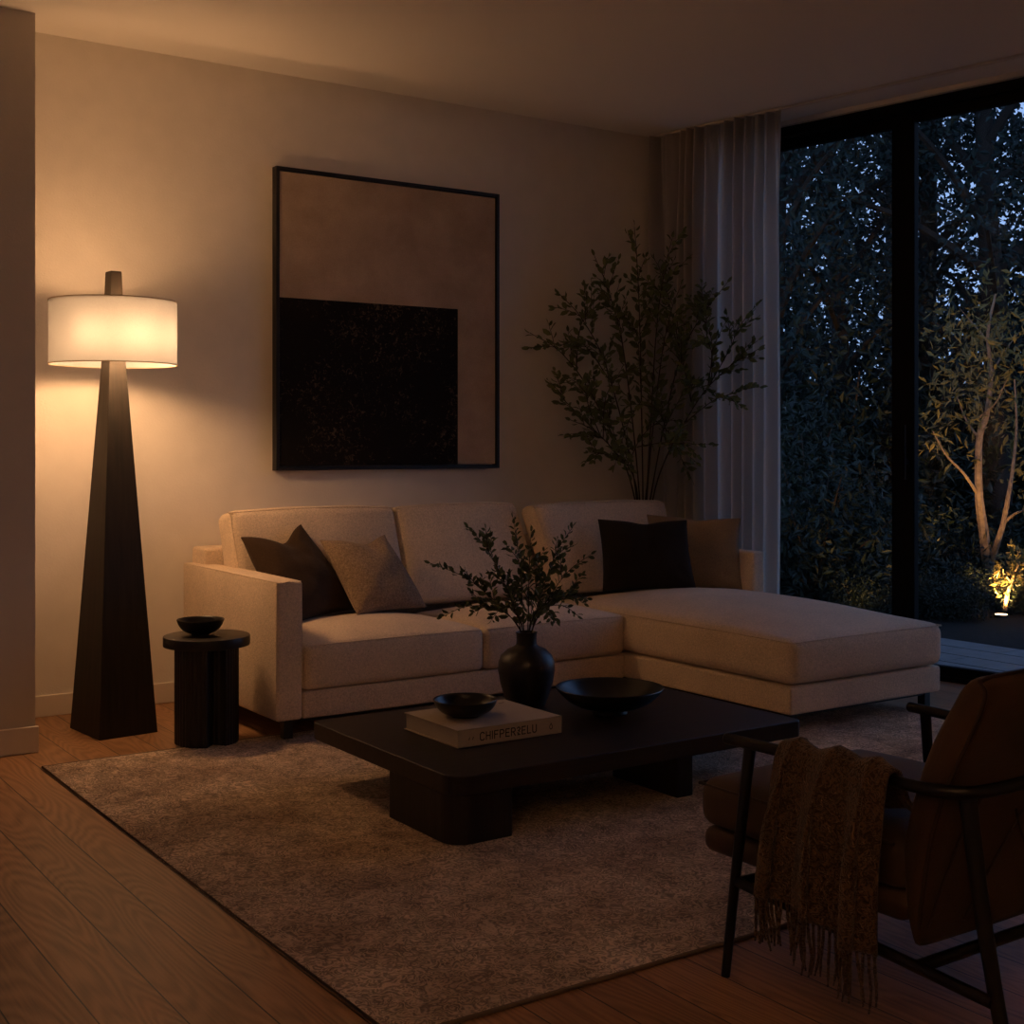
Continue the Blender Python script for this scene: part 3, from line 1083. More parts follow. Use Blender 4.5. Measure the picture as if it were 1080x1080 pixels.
# single skin of cloth
bm.free()
bm = bmesh.new()
add_lathe(bm, [(SR, ZS0), (SR, (ZS0 + ZS1) / 2), (SR, ZS1)], 72, LC)
sh = obj('lamp_shade', bm, M['shade'], lamp, True)
bm = bmesh.new()
for z in (ZS0, ZS1):
    add_tube(bm, [(LC.x + SR * math.cos(a), LC.y + SR * math.sin(a), z) for a in np.linspace(0, 2 * PI, 72, endpoint=False)], .0022, 6, closed=True)
obj('shade_rim', bm, plain('shade_rim_tape', (.42, .33, .23), .8, .2), sh, True)
bm = bmesh.new()
add_lathe(bm, [(.045, ZS1 - .012), (.12, ZS1 - .012), (SR - .003, ZS1 - .012)], 72, LC)  # unseen disc added to hold back the lamp's upward light
obj('added_top_diffuser', bm, M['diffuser'], sh, True)
bm = bmesh.new()
for a in (0, PI / 2, PI, 3 * PI / 2):
    c, s = math.cos(a + la), math.sin(a + la)
    add_tube(bm, [(LC.x + .02 * c, LC.y + .02 * s, 1.60), (LC.x + (SR - .004) * c, LC.y + (SR - .004) * s, 1.625)], .0025, 6)
obj('shade_spider', bm, M['blackmetal'], lamp, True)
for k in range(3):
    a = la + math.radians((-135, -90, -45)[k])
    bx, by, bz = LC.x + .145 * math.cos(a), LC.y + .145 * math.sin(a), 1.52
    lathe('bulb', [(0, -.03), (.012, -.028), (.019, -.012), (.02, .004), (.013, .02), (.008, .03), (0, .031)], M['bulb'], lamp, 16, (bx, by, bz))
    bm = bmesh.new()
    add_tube(bm, [(LC.x + .02 * math.cos(a), LC.y + .02 * math.sin(a), 1.57), (bx, by, 1.552), (bx, by, 1.542)], .005, 6)
    obj('bulb_arm', bm, M['blackmetal'], lamp, True)
    ld = bpy.data.lights.new('bulb_light', 'POINT')
    ld.energy = 5.4
    ld.color = (1.0, .53, .235)
    ld.shadow_soft_size = .05
    lo = bpy.data.objects.new('bulb_light', ld)
    COL.objects.link(lo)
    lo.location = (bx, by, 1.515)
    lo.parent = lamp
    lo.matrix_parent_inverse = Matrix.Translation(-LC)

# added fill lamp: an unseen uplighter behind the viewpoint, brightens the far side
U = Vector((-.45, -.40, 0))
up = thing('added_fill_uplighter', 'slim black uplighter added as fill light out of view behind the camera', 'floor lamp', U)
lathe('base', [(0, 0), (.13, 0), (.135, .006), (.12, .018), (.02, .024), (0, .024)], M['blackmetal'], up, 40, U)
lathe('pole', [(0, .02), (.011, .02), (.011, 1.74), (0, 1.74)], M['blackmetal'], up, 16, U)
lathe('lamp_shade', [(0, 1.735), (.03, 1.735), (.10, 1.765), (.165, 1.82), (.168, 1.826), (.160, 1.822), (.097, 1.772), (.03, 1.744), (0, 1.744)], M['blackmetal'], up, 48, U)
lathe('bulb', [(0, 1.745), (.02, 1.75), (.03, 1.775), (.022, 1.80), (0, 1.808)], M['bulb'], up, 20, U)
ld = bpy.data.lights.new('added_fill_light', 'SPOT')
ld.energy = 20.0
ld.color = (1.0, .53, .25)
ld.shadow_soft_size = .04
lo = bpy.data.objects.new('added_fill_light', ld)
COL.objects.link(lo)
lo.location = (U.x, U.y, 1.86)
ld.spot_size = math.radians(165)
ld.spot_blend = .5
lo.rotation_euler = (PI, 0, 0)
lo.parent = up
lo.matrix_parent_inverse = Matrix.Translation(-U)

# ------------------------------------------------------------------ side table and its bowl
TC = Vector((1.775, 4.598, 0))
st = thing('side_table', 'round black side table on a fluted column base beside the sofa arm', 'side table', TC)
lathe('table_top', [(0, .362), (.152, .362), (.155, .363), (.156, .366), (.156, .395), (.155, .398), (.152, .399), (0, .399)], M['blackwood'], st, 64, TC)
bm = bmesh.new()
def lobe_r(a):
    # three broad lobes with finely fluted faces, a deep groove between each two
    b = (a - math.radians(-92)) % (2 * PI / 3)
    q = min(b, 2 * PI / 3 - b)
    g = max(0, 1 - q / math.radians(17))
    return .114 - .050 * g ** .55 + .0016 * math.cos(48 * a)
n = 264
lo_ = [bm.verts.new((TC.x + lobe_r(2 * PI * k / n) * math.cos(2 * PI * k / n), TC.y + lobe_r(2 * PI * k / n) * math.sin(2 * PI * k / n), .0095)) for k in range(n)]
hi_ = [bm.verts.new((v.co.x, v.co.y, .363)) for v in lo_]
bm.faces.new(lo_[::-1]); bm.faces.new(hi_)
for k in range(n):
    bm.faces.new((lo_[k], lo_[(k + 1) % n], hi_[(k + 1) % n], hi_[k]))
obj('table_base', bm, M['blackwoodz'], st)

def bowl(name, label, c, R, h, foot, t, mat, open_deg=68):
    tm = math.radians(open_deg)
    outer = []
    for i in range(19):
        a = tm * i / 18
        outer.append((foot + (R - foot) * math.sin(a) / math.sin(tm), .006 + (h - .006) * (1 - math.cos(a)) / (1 - math.cos(tm))))
    prof = [(0, 0.0), (foot * .94, 0.0), (foot * .98, .003)] + outer
    inner = [(max(r - t * (.75 + .25 * k / 18), 0.0), z + t * .55 * (1 - k / 18)) for k, (r, z) in enumerate(outer)][::-1]
    prof += [(R - t * .25, h + .0018), (R - t * .6, h + .0012)] + inner[1:] + [(foot * .5, .0065 + t * .5), (0, .006 + t * .5)]
    bm = bmesh.new()
    add_lathe(bm, prof, 72, c)
    o = obj(name, bm, mat, None, True)
    tag(o, label, 'bowl')
    return o
bowl('bowl', 'small black bowl standing on the round side table', (TC.x - .016, TC.y + .02, .3992), .086, .056, .034, .005, M['bowl'], 70)

# ------------------------------------------------------------------ sofa
sofa = thing('sectional_sofa', 'oatmeal linen sectional sofa with a chaise on its right', 'sofa', (3.2, 4.6, 0))
LN, WT = M['linen'], M['welt']
def soft(name, x0, x1, y0, y1, z0, z1, r, parent=sofa, mat=LN, Mx=None, **kw):
    bm = cushion_bm(x1 - x0, y1 - y0, z1 - z0, r, **kw)
    T_ = Matrix.Translation(((x0 + x1) / 2, (y0 + y1) / 2, (z0 + z1) / 2))
    xform(bm, T_ if Mx is None else T_ @ Mx)
    return obj(name, bm, mat, parent, True)
def welt(pts, parent, r=.0024, mat=WT):
    bm = bmesh.new()
    add_tube(bm, pts, r, 6)
    return obj('welt', bm, mat, parent, True)
SZ = .08
# arms
a1 = soft('arm', 1.98, 2.085, 4.44, 5.405, SZ, .593, .012, crown=0, front=0, side=0)
welt([(1.982, 4.444, SZ + .01), (1.982, 4.443, .3), (1.984, 4.444, .584), (2.03, 4.443, .592), (2.081, 4.444, .584), (2.083, 4.443, .3), (2.083, 4.444, .2)], a1)
welt([(1.984, 4.45, .590), (1.982, 4.9, .592), (1.984, 5.4, .590)], a1)
welt([(2.081, 4.45, .590), (2.083, 4.9, .592), (2.081, 5.24, .590)], a1)
a2 = soft('arm', 4.415, 4.496, 4.47, 5.235, SZ, .588, .016, crown=.004, front=.002, side=.003)
# base rails
soft('base', 2.087, 3.614, 4.44, 5.40, SZ, .182, .010, crown=0, front=.001, side=0)
soft('base', 3.618, 4.496, 3.466, 5.235, SZ, .186, .012, crown=0, front=.001, side=.001)
# back frames
soft('back_frame', 2.02, 3.614, 5.265, 5.41, SZ, .662, .016, crown=.004, front=.002, side=0)
soft('back_frame', 3.618, 4.412, 5.165, 5.235, SZ, .662, .016, crown=.004, front=.002, side=0)
# seat cushions
def seat(x0, x1, y0, y1, z0, z1, crown, seed, sides='fl', front=.010, side=.004):
    c = soft('seat_cushion', x0, x1, y0, y1, z0, z1, .026, crown=crown, front=front, side=side, n=16, wob=.0022, seed=seed)
    r = .006
    zz = z1 - .008
    xs = np.linspace(x0 + .012, x1 - .012, 17)
    ww = lambda a: 1 - abs(a) ** 2.6
    if 'f' in sides:
        welt([(x, y0 + .006 - front * .25 * ww(2 * (x - x0) / (x1 - x0) - 1), zz + .004 * ww(2 * (x - x0) / (x1 - x0) - 1)) for x in xs], c)
    ys = np.linspace(y0 + .012, y1 - .02, 17)
    if 'l' in sides:
        welt([(x0 + .006, y, zz + .003) for y in ys], c)
    if 'r' in sides:
        welt([(x1 - .006, y, zz + .003) for y in ys], c)
    return c
seat(2.090, 2.880, 4.430, 5.03, .184, .356, .045, 1, 'f')
seat(2.886, 3.612, 4.430, 5.03, .184, .356, .045, 2, 'f')

# the chaise cushion narrows beside the right arm
def notch_arm(q):
    y = q.y + 4.226
    if q.x > 0:
        f = max(0, min(1, (y - 4.44) / .05))
        q.x *= 1 - f * (.086 / .442)
    return q
cz = soft('seat_cushion', 3.612, 4.502, 3.452, 5.00, .190, .362, .042, crown=.078, front=.010, side=.004, n=34, wob=.0022, seed=5, sag=notch_arm)
ww = lambda a: 1 - abs(a) ** 2.6
welt([(x, 3.458 - .004 * ww(2 * (x - 3.612) / .89 - 1), .352 + .004 * ww(2 * (x - 3.612) / .89 - 1)) for x in np.linspace(3.626, 4.488, 19)], cz)
welt([(3.618 - .001, y, .353 + .003 * ww(2 * (y - 3.452) / 1.548 - 1)) for y in np.linspace(3.466, 4.98, 21)], cz)
welt([(4.497, y, .353) for y in np.linspace(3.466, 4.43, 12)], cz)

# back cushions, leaning, wider at the top than at the seat
def back(x0, x1, fl, fr, yb, yt, thick, z0, z1, seed):
    h = z1 - z0
    lean = math.atan2(yt - yb, h)
    def flare(q):
        f = q.z / h + .5
        if q.x < 0:
            q.x -= fl * f * min(1, -q.x / ((x1 - x0) * .5))
        else:
            q.x += fr * f * min(1, q.x / ((x1 - x0) * .5))
        return q
    ym = (yb + yt) / 2 + thick / 2
    c = soft('back_cushion', x0, x1, ym - thick / 2, ym + thick / 2, z0, z1, .035, Mx=Matrix.Rotation(-lean, 4, 'X'), crown=.012, front=.022, side=.004, n=16, wob=.005, seed=seed, sag=flare)
    R_ = Matrix.Translation(((x0 + x1) / 2, ym, (z0 + z1) / 2)) @ Matrix.Rotation(-lean, 4, 'X')
    hx, hz = (x1 - x0) / 2, h / 2
    e = .010
    pts = []
    for (x, z) in ((-hx + e, -hz + .03), (-hx + e - fl * .5, 0), (-hx + e - fl * .97, hz - .03), (-hx + .035 - fl, hz - e), (0, hz - e + .010), (hx - .035 + fr, hz - e), (hx - e + fr * .97, hz - .03), (hx - e + fr * .5, 0), (hx - e, -hz + .03)):
        pts.append(R_ @ Vector((x, -thick / 2 + e, z)))
    welt(smooth_path(pts, 5), c, .0024)
    return c
back(2.092, 2.866, .034, -.034, 5.00, 5.085, .155, .375, .818, 11)
back(2.872, 3.590, .034, -.105, 5.00, 5.085, .155, .375, .815, 12)
back(3.622, 4.34, .115, -.025, 4.90, 4.97, .145, .385, .812, 13)

# black plinth rails and short legs
bm = bmesh.new()
add_box(bm, 2.02, 3.60, 4.475, 4.515, .066, SZ)
add_box(bm, 2.02, 2.06, 4.515, 5.36, .066, SZ)
add_box(bm, 3.655, 4.465, 3.50, 3.54, .066, SZ)
add_box(bm, 3.655, 3.695, 3.54, 4.515, .066, SZ)
add_box(bm, 4.425, 4.465, 3.54, 5.2, .066, SZ)
obj('plinth_rail', bm, M['blackmetal'], sofa, bevel=.002)
for (x, y, z) in ((2.02, 4.462, RZ), (2.02, 5.34, 0), (3.56, 5.34, 0), (3.652, 3.496, RZ), (4.43, 3.496, 0), (4.43, 5.16, 0), (3.58, 4.462, RZ)):
    box('leg', x, x + .036, y, y + .036, z, SZ + .001, M['blackmetal'], sofa, bevel=.002)

# ------------------------------------------------------------------ scatter cushions
def pillow(label, TL, TR, BR, BL, T, mat, notch=None, seed=0, belly=1.0, group=None, edge=.055):
    n = 36
    TL, TR, BR, BL = map(Vector, (TL, TR, BR, BL))
    nrm = (TR - BL).cross(TL - BR).normalized()
    cam = Vector((0, 0, CAM_H))
    cen = (TL + TR + BR + BL) / 4
    if nrm.dot(cam - cen) < 0:
        nrm = -nrm
    upv = ((TL + TR) - (BL + BR)).normalized()
    def P(s, t, sg):
        a = s * (1 - edge * (1 - t * t))
        b = t * (1 - edge * (1 - s * s))
        u, v = (a + 1) / 2, (b + 1) / 2
        p = BL * (1 - u) * (1 - v) + BR * u * (1 - v) + TR * u * v + TL * (1 - u) * v
        prof = max(0, (1 - s * s) * (1 - t * t)) ** .48
        # fuller towards the bottom, corners stay thin
        prof *= 1 - .16 * t
        w = mnoise.noise(Vector((s * 1.7 + seed * 5.3, t * 1.7, sg * 3))) * .16 + mnoise.noise(Vector((s * 4.1 + seed, t * 4.1, sg * 5 + 2))) * .07
        # gathers that run in from the corners and seams
        g = 0
        for (cs, ct) in ((-1, -1), (1, -1), (-1, 1), (1, 1)):
            dx, dy = s - cs, t - ct
            rr = math.hypot(dx, dy) + 1e-6
            g += .05 * math.cos(9 * math.atan2(dy * ct, dx * cs) + seed) * math.exp(-((rr - .45) / .3) ** 2)
        th = T * prof * (1 + w + g)
        if notch:
            s0, dp, wd = notch
            k = math.exp(-((s - s0) / wd) ** 2) * max(0, (t + .35) / 1.35) ** 1.7
            p = p - upv * dp * k
            th *= 1 - .35 * k * math.exp(-((s - s0) / (wd * .6)) ** 2)
        return p + nrm * sg * th
    verts, faces, idx = [], [], {}
    def vid(i, j, sg):
        border = i in (0, n) or j in (0, n)
        key = (i, j, 0 if border else sg)
        if key not in idx:
            s = math.sin((2 * i / n - 1) * PI / 2); t = math.sin((2 * j / n - 1) * PI / 2)
            idx[key] = len(verts)
            verts.append(P(s, t, 0 if border else sg))
        return idx[key]
    for sg in (1, -1):
        for i in range(n):
            for j in range(n):
                q = [vid(i, j, sg), vid(i + 1, j, sg), vid(i + 1, j + 1, sg), vid(i, j + 1, sg)]
                faces.append(q if sg > 0 else q[::-1])
    o = pymesh('throw_pillow', verts, faces, mat, None, True)
    tag(o, label, 'pillow', group)
    bm = bmesh.new()
    k = n
    loop = [verts[vid(i, 0, 1)] for i in range(n)] + [verts[vid(n, j, 1)] for j in range(n)] + [verts[vid(n - i, n, 1)] for i in range(n)] + [verts[vid(0, n - j, 1)] for j in range(n)]
    add_tube(bm, loop, .0026, 6, closed=True)
    w = obj('piping', bm, mat, None, True)
    w.parent = o
    return o
pillow('dark brown scatter cushion leaning in the left corner of the sofa', at_y(254.5, 567, 5.02), at_y(317, 553, 5.03), (2.60, 5.00, .395), (2.15, 4.74, .385), .085, M['espresso'], (.12, .058, .5), 1)
pillow('tan textured scatter cushion leaning beside the dark brown one', at_y(338, 570, 4.99), at_y(405, 564, 5.01), at_z(449.5, 640, .402), at_z(377, 648, .402), .08, M['tan'], (.22, .034, .5), 2)
pillow('charcoal scatter cushion in front of the sand one at the back of the chaise', at_depth(631, 548, 6.17), at_depth(724, 549, 6.17), at_depth(734, 621, 6.10), at_depth(636, 624, 6.10), .062, M['charcoal'], (.05, .014, .3), 3)
pillow('sand coloured scatter cushion half hidden behind the charcoal one beside the right arm', at_depth(682.5, 543, 6.40), at_depth(781, 547, 6.26), at_depth(782.5, 622, 6.235), at_depth(688, 622, 6.36), .05, M['sand'], (.1, .010, .3), 4)

# ------------------------------------------------------------------ coffee table
CTx0, CTx1, CTy0, CTy1 = 1.850, 3.184, 2.995, 3.885
ct = thing('coffee_table', 'low black oak coffee table with rounded corners on two slab legs', 'coffee table', ((CTx0 + CTx1) / 2, (CTy0 + CTy1) / 2, 0))
def round_rect(x0, x1, y0, y1, r, n=8, corners=(1, 1, 1, 1)):
    pts = []
    rs = None
    if isinstance(r, tuple):
        rs = list(r)
        r = rs[0]
    for (cx, cy, a0, on) in ((x0 + r, y0 + r, PI, corners[0]), (x1 - r, y0 + r, 1.5 * PI, corners[1]), (x1 - r, y1 - r, 0, corners[2]), (x0 + r, y1 - r, .5 * PI, corners[3])):
        rr = (r if on else .006) if rs is None else rs.pop(0)
        ox = cx + (r - rr) * (-1 if a0 in (PI, .5 * PI) else 1)
        oy = cy + (r - rr) * (-1 if a0 in (PI, 1.5 * PI) else 1)
        for k in range(n + 1):
            a = a0 + k / n * PI / 2
            pts.append((ox + rr * math.cos(a), oy + rr * math.sin(a)))
    return pts
prism('tabletop', round_rect(CTx0, CTx1, CTy0, CTy1, (.062, .026, .03, .040)), .146, .200, M['blackwood'], ct, .004, 3)
prism('leg', round_rect(CTx0 + .004, 2.05, CTy0 + .014, 3.364, .06, corners=(1, 0, 0, 0)), RZ, .147, M['blackwoodz'], ct, .003)
prism('leg', round_rect(2.686, 2.752, 3.044, 3.364, .02, corners=(0, 0, 0, 0)), RZ, .147, M['blackwoodz'], ct, .003)

# book
bk = thing('book', 'thick cloth bound book lying on the coffee table under a small bowl', 'book', (2.23, 3.44, .2))
BX0, BX1, BY0, BY1, BZ0, BZ1 = 2.040, 2.420, 3.281, 3.602, .2003, .2535
bm = bmesh.new()
add_box(bm, BX0, BX1, BY0, BY1, BZ0, BZ0 + .0035)
add_box(bm, BX0, BX1, BY0, BY1, BZ1 - .0035, BZ1)
add_box(bm, BX0, BX1, BY0, BY0 + .004, BZ0, BZ1)
obj('cover', bm, M['book'], bk, bevel=.0012)
box('pages', BX0 + .005, BX1 - .005, BY0 + .003, BY1 - .005, BZ0 + .003, BZ1 - .003, M['paper'], bk)
GL = {  # strokes on a 4 x 6 grid
    'C': [[(3.6, 5.2), (2.8, 6), (1, 6), (0, 5), (0, 1), (1, 0), (2.8, 0), (3.6, .8)]],
    'H': [[(0, 0), (0, 6)], [(3.6, 0), (3.6, 6)], [(0, 3), (3.6, 3)]],
    'I': [[(0, 0), (0, 6)]],
    'F': [[(0, 0), (0, 6), (3.2, 6)], [(0, 3.1), (2.7, 3.1)]],
    'P': [[(0, 0), (0, 6), (2.6, 6), (3.5, 5.2), (3.5, 3.6), (2.6, 2.8), (0, 2.8)]],
    'E': [[(3.2, 6), (0, 6), (0, 0), (3.2, 0)], [(0, 3.1), (2.7, 3.1)]],
    'R': [[(0, 0), (0, 6), (2.6, 6), (3.5, 5.2), (3.5, 3.7), (2.6, 2.9), (0, 2.9)], [(1.7, 2.9), (3.6, 0)]],
    '2': [[(0, 5.3), (.6, 6), (1.9, 6), (2.5, 5.3), (2.5, 4.3), (1.0, 3.3), (2.2, 2.6)], [(.2, 1.7), (1.3, 1.0), (.6, 0), (2.6, 0)]],
    'L': [[(0, 6), (0, 0), (3.0, 0)]],
    'U': [[(0, 6), (0, 1), (1, 0), (2.6, 0), (3.6, 1), (3.6, 6)]],
}
def ribbon(bm, pts, w, place):
    """flat strip of lettering with mitred bends"""
    P = [Vector(p) for p in pts]
    Lf, Rt = [], []
    for i in range(len(P)):
        d0 = (P[i] - P[i - 1]).normalized() if i else (P[1] - P[0]).normalized()
        d1 = (P[i + 1] - P[i]).normalized() if i < len(P) - 1 else d0
        t = (d0 + d1)
        t = t.normalized() if t.length > 1e-6 else d0
        nn = Vector((-t.y, t.x)) * (w / 2) / max(.5, t.dot(d0))
        e = d0 * (w / 2) * (-1 if i == 0 else (1 if i == len(P) - 1 else 0))
        Lf.append(bm.verts.new(place(P[i] + nn + e)))
        Rt.append(bm.verts.new(place(P[i] - nn + e)))
    for i in range(len(P) - 1):
        bm.faces.new((Rt[i], Rt[i + 1], Lf[i + 1], Lf[i]))
bm = bmesh.new()
k = .0225 / 6
xc = 2.118
for ch in 'CHIFPER2ELU':
    st_ = GL[ch]
    wdt = max(p[0] for q in st_ for p in q)
    for q in st_:
        ribbon(bm, [Vector((p[0], p[1])) for p in q], .85, lambda p, xc=xc: Vector((xc + p.x * k * 1.02, BY0 - .0004, .2155 + p.y * k)))
    xc += wdt * k * 1.02 + .0078
obj('spine_title', bm, M['ink'], bk)
bm = bmesh.new()
ring = [Vector((2.0 * math.cos(a), 2.4 * math.sin(a) + (1.2 if abs(a - PI / 2) < .2 else 0))) for a in np.linspace(0, 2 * PI, 17)]
ribbon(bm, ring, .8, lambda p: Vector((2.378 + p.x * .0026, BY0 - .0004, .2245 + p.y * .0030)))
obj('spine_emblem', bm, M['ink'], bk)
bm = bmesh.new()
for dx in (0, .013):
    ribbon(bm, [Vector((0, 0)), Vector((.6, 1.6))], .6, lambda p, dx=dx: Vector((2.078 + dx + p.x * .004, BY0 - .0004, .222 + p.y * .004)))
obj('spine_mark', bm, M['ink'], bk)
bm = bmesh.new()
ribbon(bm, [Vector((0, 0)), Vector((.02, .004))], .006, lambda p: Vector((2.366 + p.x, 3.552 + p.y, BZ1 + .0003)))
obj('cover_mark', bm, M['ink'], bk)
bc = at_z(497, 757.0, BZ1 + .0005)
bowl('bowl', 'small black bowl standing on the pale book', (bc.x, bc.y + .035, BZ1 + .0004), .100, .052, .046, .005, M['bowl'], 74)

# big bowl
b2 = at_z(643, 752, .2003)
bowl('bowl', 'wide black bowl standing on the coffee table beside the vase', (b2.x, b2.y, .2103), .181, .076, .052, .006, M['bowl'], 56)
fb = lathe('foot', [(0, -.010), (.058, -.010), (.060, -.007), (.056, .006), (0, .006)], M['ceramic'], None, 48, (b2.x, b2.y, .2103))
fb.parent = [o for o in COL.objects if o.get('label', '').startswith('wide black bowl')][0]

# vase
vc = Vector((2.578, 3.70, .2003))
vs = lathe('vase', [(0, 0), (.060, 0), (.066, .004), (.078, .035), (.091, .080), (.098, .120), (.0975, .148), (.088, .172), (.066, .192), (.044, .202), (.036, .209), (.0345, .222), (.0355, .246), (.038, .2515), (.034, .2525), (.030, .246), (.029, .21), (.05, .19), (.08, .15), (.07, .05), (.05, .008), (0, .008)], M['ceramic'], None, 64, vc)
tag(vs, 'round shouldered black ceramic vase on the coffee table', 'vase')

# ------------------------------------------------------------------ sprigs and the corner plant
def sprig_geo(bm, path, r0, r1, leafs, ln, wd, start=.35, step=.022, twigs=(), up=.25, flat=None, segs=6):
    n = len(path)
    add_tube(bm, path, [r0 + (r1 - r0) * i / (n - 1) for i in range(n)], segs)
    d = 0
    tot = sum((path[i + 1] - path[i]).length for i in range(n - 1))
    acc, side, nxt = 0, 1, tot * start
    for i in range(n - 1):
        seg = path[i + 1] - path[i]
        while nxt < acc + seg.length:
            f = (nxt - acc) / seg.length
            p = path[i] + seg * f
            t = seg.normalized()
            a = t.cross(Vector((random.gauss(0, .35), random.gauss(0, .35), 1))).normalized()
            bb = t.cross(a).normalized()
            ang = random.uniform(-.6, .6)
            o = (a * math.cos(ang) + bb * math.sin(ang)) * side
            dr = (o * .85 + t * .75 + Vector((0, 0, up * .3))).normalized()
            sc = random.uniform(.75, 1.15) * (1 - .35 * max(0, (nxt / tot - .7) / .3))
            leafs.append((p + o * r0 * .8, dr, ln * sc, wd * sc))
            side = -side
            nxt += step * random.uniform(.75, 1.25)
        acc += seg.length
    t = (path[-1] - path[-2]).normalized()
    leafs.append((path[-1], t, ln * .7, wd * .6))

def build_leaves(name, leafs, mat, parent):
    C = np.array([list(l[0]) for l in leafs]); D = np.array([list(l[1]) for l in leafs])
    o = leaves(name, C, D, np.array([l[2] for l in leafs]), np.array([l[3] for l in leafs]), mat, parent, .12, True)
    return o

random.seed(31)
mouth = vc + Vector((0, 0, .246))
spr = [  # tip pixel, nearer (-) or farther (+) than the vase, label
    (454, 594, -.08, 'sprig arching far out to the left above the lowest drooping sprig'),
    (494, 556, .05, 'sprig rising to the upper left from the black vase'),
    (541, 546, .10, 'tallest sprig standing nearly upright in the black vase'),
    (560, 561, -.06, 'shorter sprig just right of the tallest upright one'),
    (604, 556, .06, 'sprig rising to the upper right from the black vase'),
    (623, 585, -.04, 'sprig leaning right below the upper right one'),
    (467, 650, -.14, 'drooping sprig at the lower left, lowest and widest on that side'),
    (518, 654, -.17, 'short sprig drooping close to the left of the vase neck'),
    (609, 649, -.10, 'sprig drooping at the lower right of the vase'),
    (619, 631, .10, 'low sprig reaching right above the drooping one'),
    (587, 655, -.17, 'shortest sprig drooping close to the right of the vase neck'),
    (524, 598, .13, 'short bushy sprig in the middle left of the bunch'),
    (574, 592, .13, 'short bushy sprig in the middle right of the bunch'),
]
vd = CY * 0 + (vc.x * SY + vc.y * CY)
for i, (u, v, dd, lab) in enumerate(spr):
    tip = at_depth(u, v, vd + dd)
    a = i * 2.4
    base = mouth + Vector((.017 * math.cos(a), .017 * math.sin(a), -.13))
    lip = mouth + (Vector((tip.x, tip.y, mouth.z)) - mouth).normalized() * .019 + Vector((0, 0, .004))
    dxy = Vector((tip.x - lip.x, tip.y - lip.y, 0))
    h = tip.z - lip.z
    low = v > 620
    if low:
        m1 = lip + dxy * .28 + Vector((0, 0, .055 + max(0, h) * .4))
        m2 = lip + dxy * .68 + Vector((0, 0, .062 + h * .55))
    else:
        m1 = lip + dxy * .25 + Vector((0, 0, h * .36 + .01))
        m2 = lip + dxy * .62 + Vector((0, 0, h * .74 + .012))
    path = smooth_path([base, lip, m1, m2, tip], 7)
    root = thing('leafy_sprig', lab, 'sprig', tuple(base), 'leafy sprigs in the black vase')
    bm = bmesh.new()
    lf = []
    sprig_geo(bm, path, .0022, .0009, lf, .036, .0195, .40 if not low else .45, .0105)
    # side twigs
    for q in range(3 if not low else 2):
        f = random.uniform(.48, .78)
        j = int(f * (len(path) - 1))
        t = (path[j + 1] - path[j]).normalized()
        sd = t.cross(Vector((random.gauss(0, 1), random.gauss(0, 1), .3))).normalized()
        ln_ = random.uniform(.05, .085)
        e = path[j] + (t * .8 + sd * .75).normalized() * ln_ + Vector((0, 0, .01))
        tw = smooth_path([path[j], path[j].lerp(e, .5) + Vector((0, 0, .004)), e], 4)
        sprig_geo(bm, tw, .0013, .0007, lf, .032, .0175, .15, .0095)
    obj('stem', bm, M['twig'], root, True)
    build_leaves('leaves', lf, M['spleaf'], root)

# corner plant
PB = Vector((4.425, 5.318, 0))
plant = thing('potted_plant', 'tall many stemmed leafy plant in the corner behind the sofa', 'plant', tuple(PB))
lathe('pot', [(0, 0), (.052, 0), (.058, .006), (.072, .30), (.074, .312), (.068, .312), (.064, .29), (0, .29)], M['pot'], plant, 40, PB)
lathe('soil', [(0, .302), (.04, .300), (.066, .292)], M['soil'], plant, 32, PB)
random.seed(57)
tips = [(669, 239), (709, 251), (627, 270), (590, 310), (630, 313), (559, 351), (584, 411), (602, 443), (621, 477), (648, 492), (718, 301), (767, 298), (780, 340), (800, 368), (773, 415), (751, 469), (724, 497),
        (652, 330), (690, 300), (740, 350), (700, 360), (655, 390), (735, 400), (680, 420), (620, 400), (700, 440), (640, 430), (605, 355), (735, 325), (672, 345)]
bm = bmesh.new()
lf = []
main = []
NM = 9
order = [0, 1, 2, 3, 5, 11, 13, 10, 7] + [4, 6, 8, 9, 12, 14, 15, 16] + list(range(17, 30))
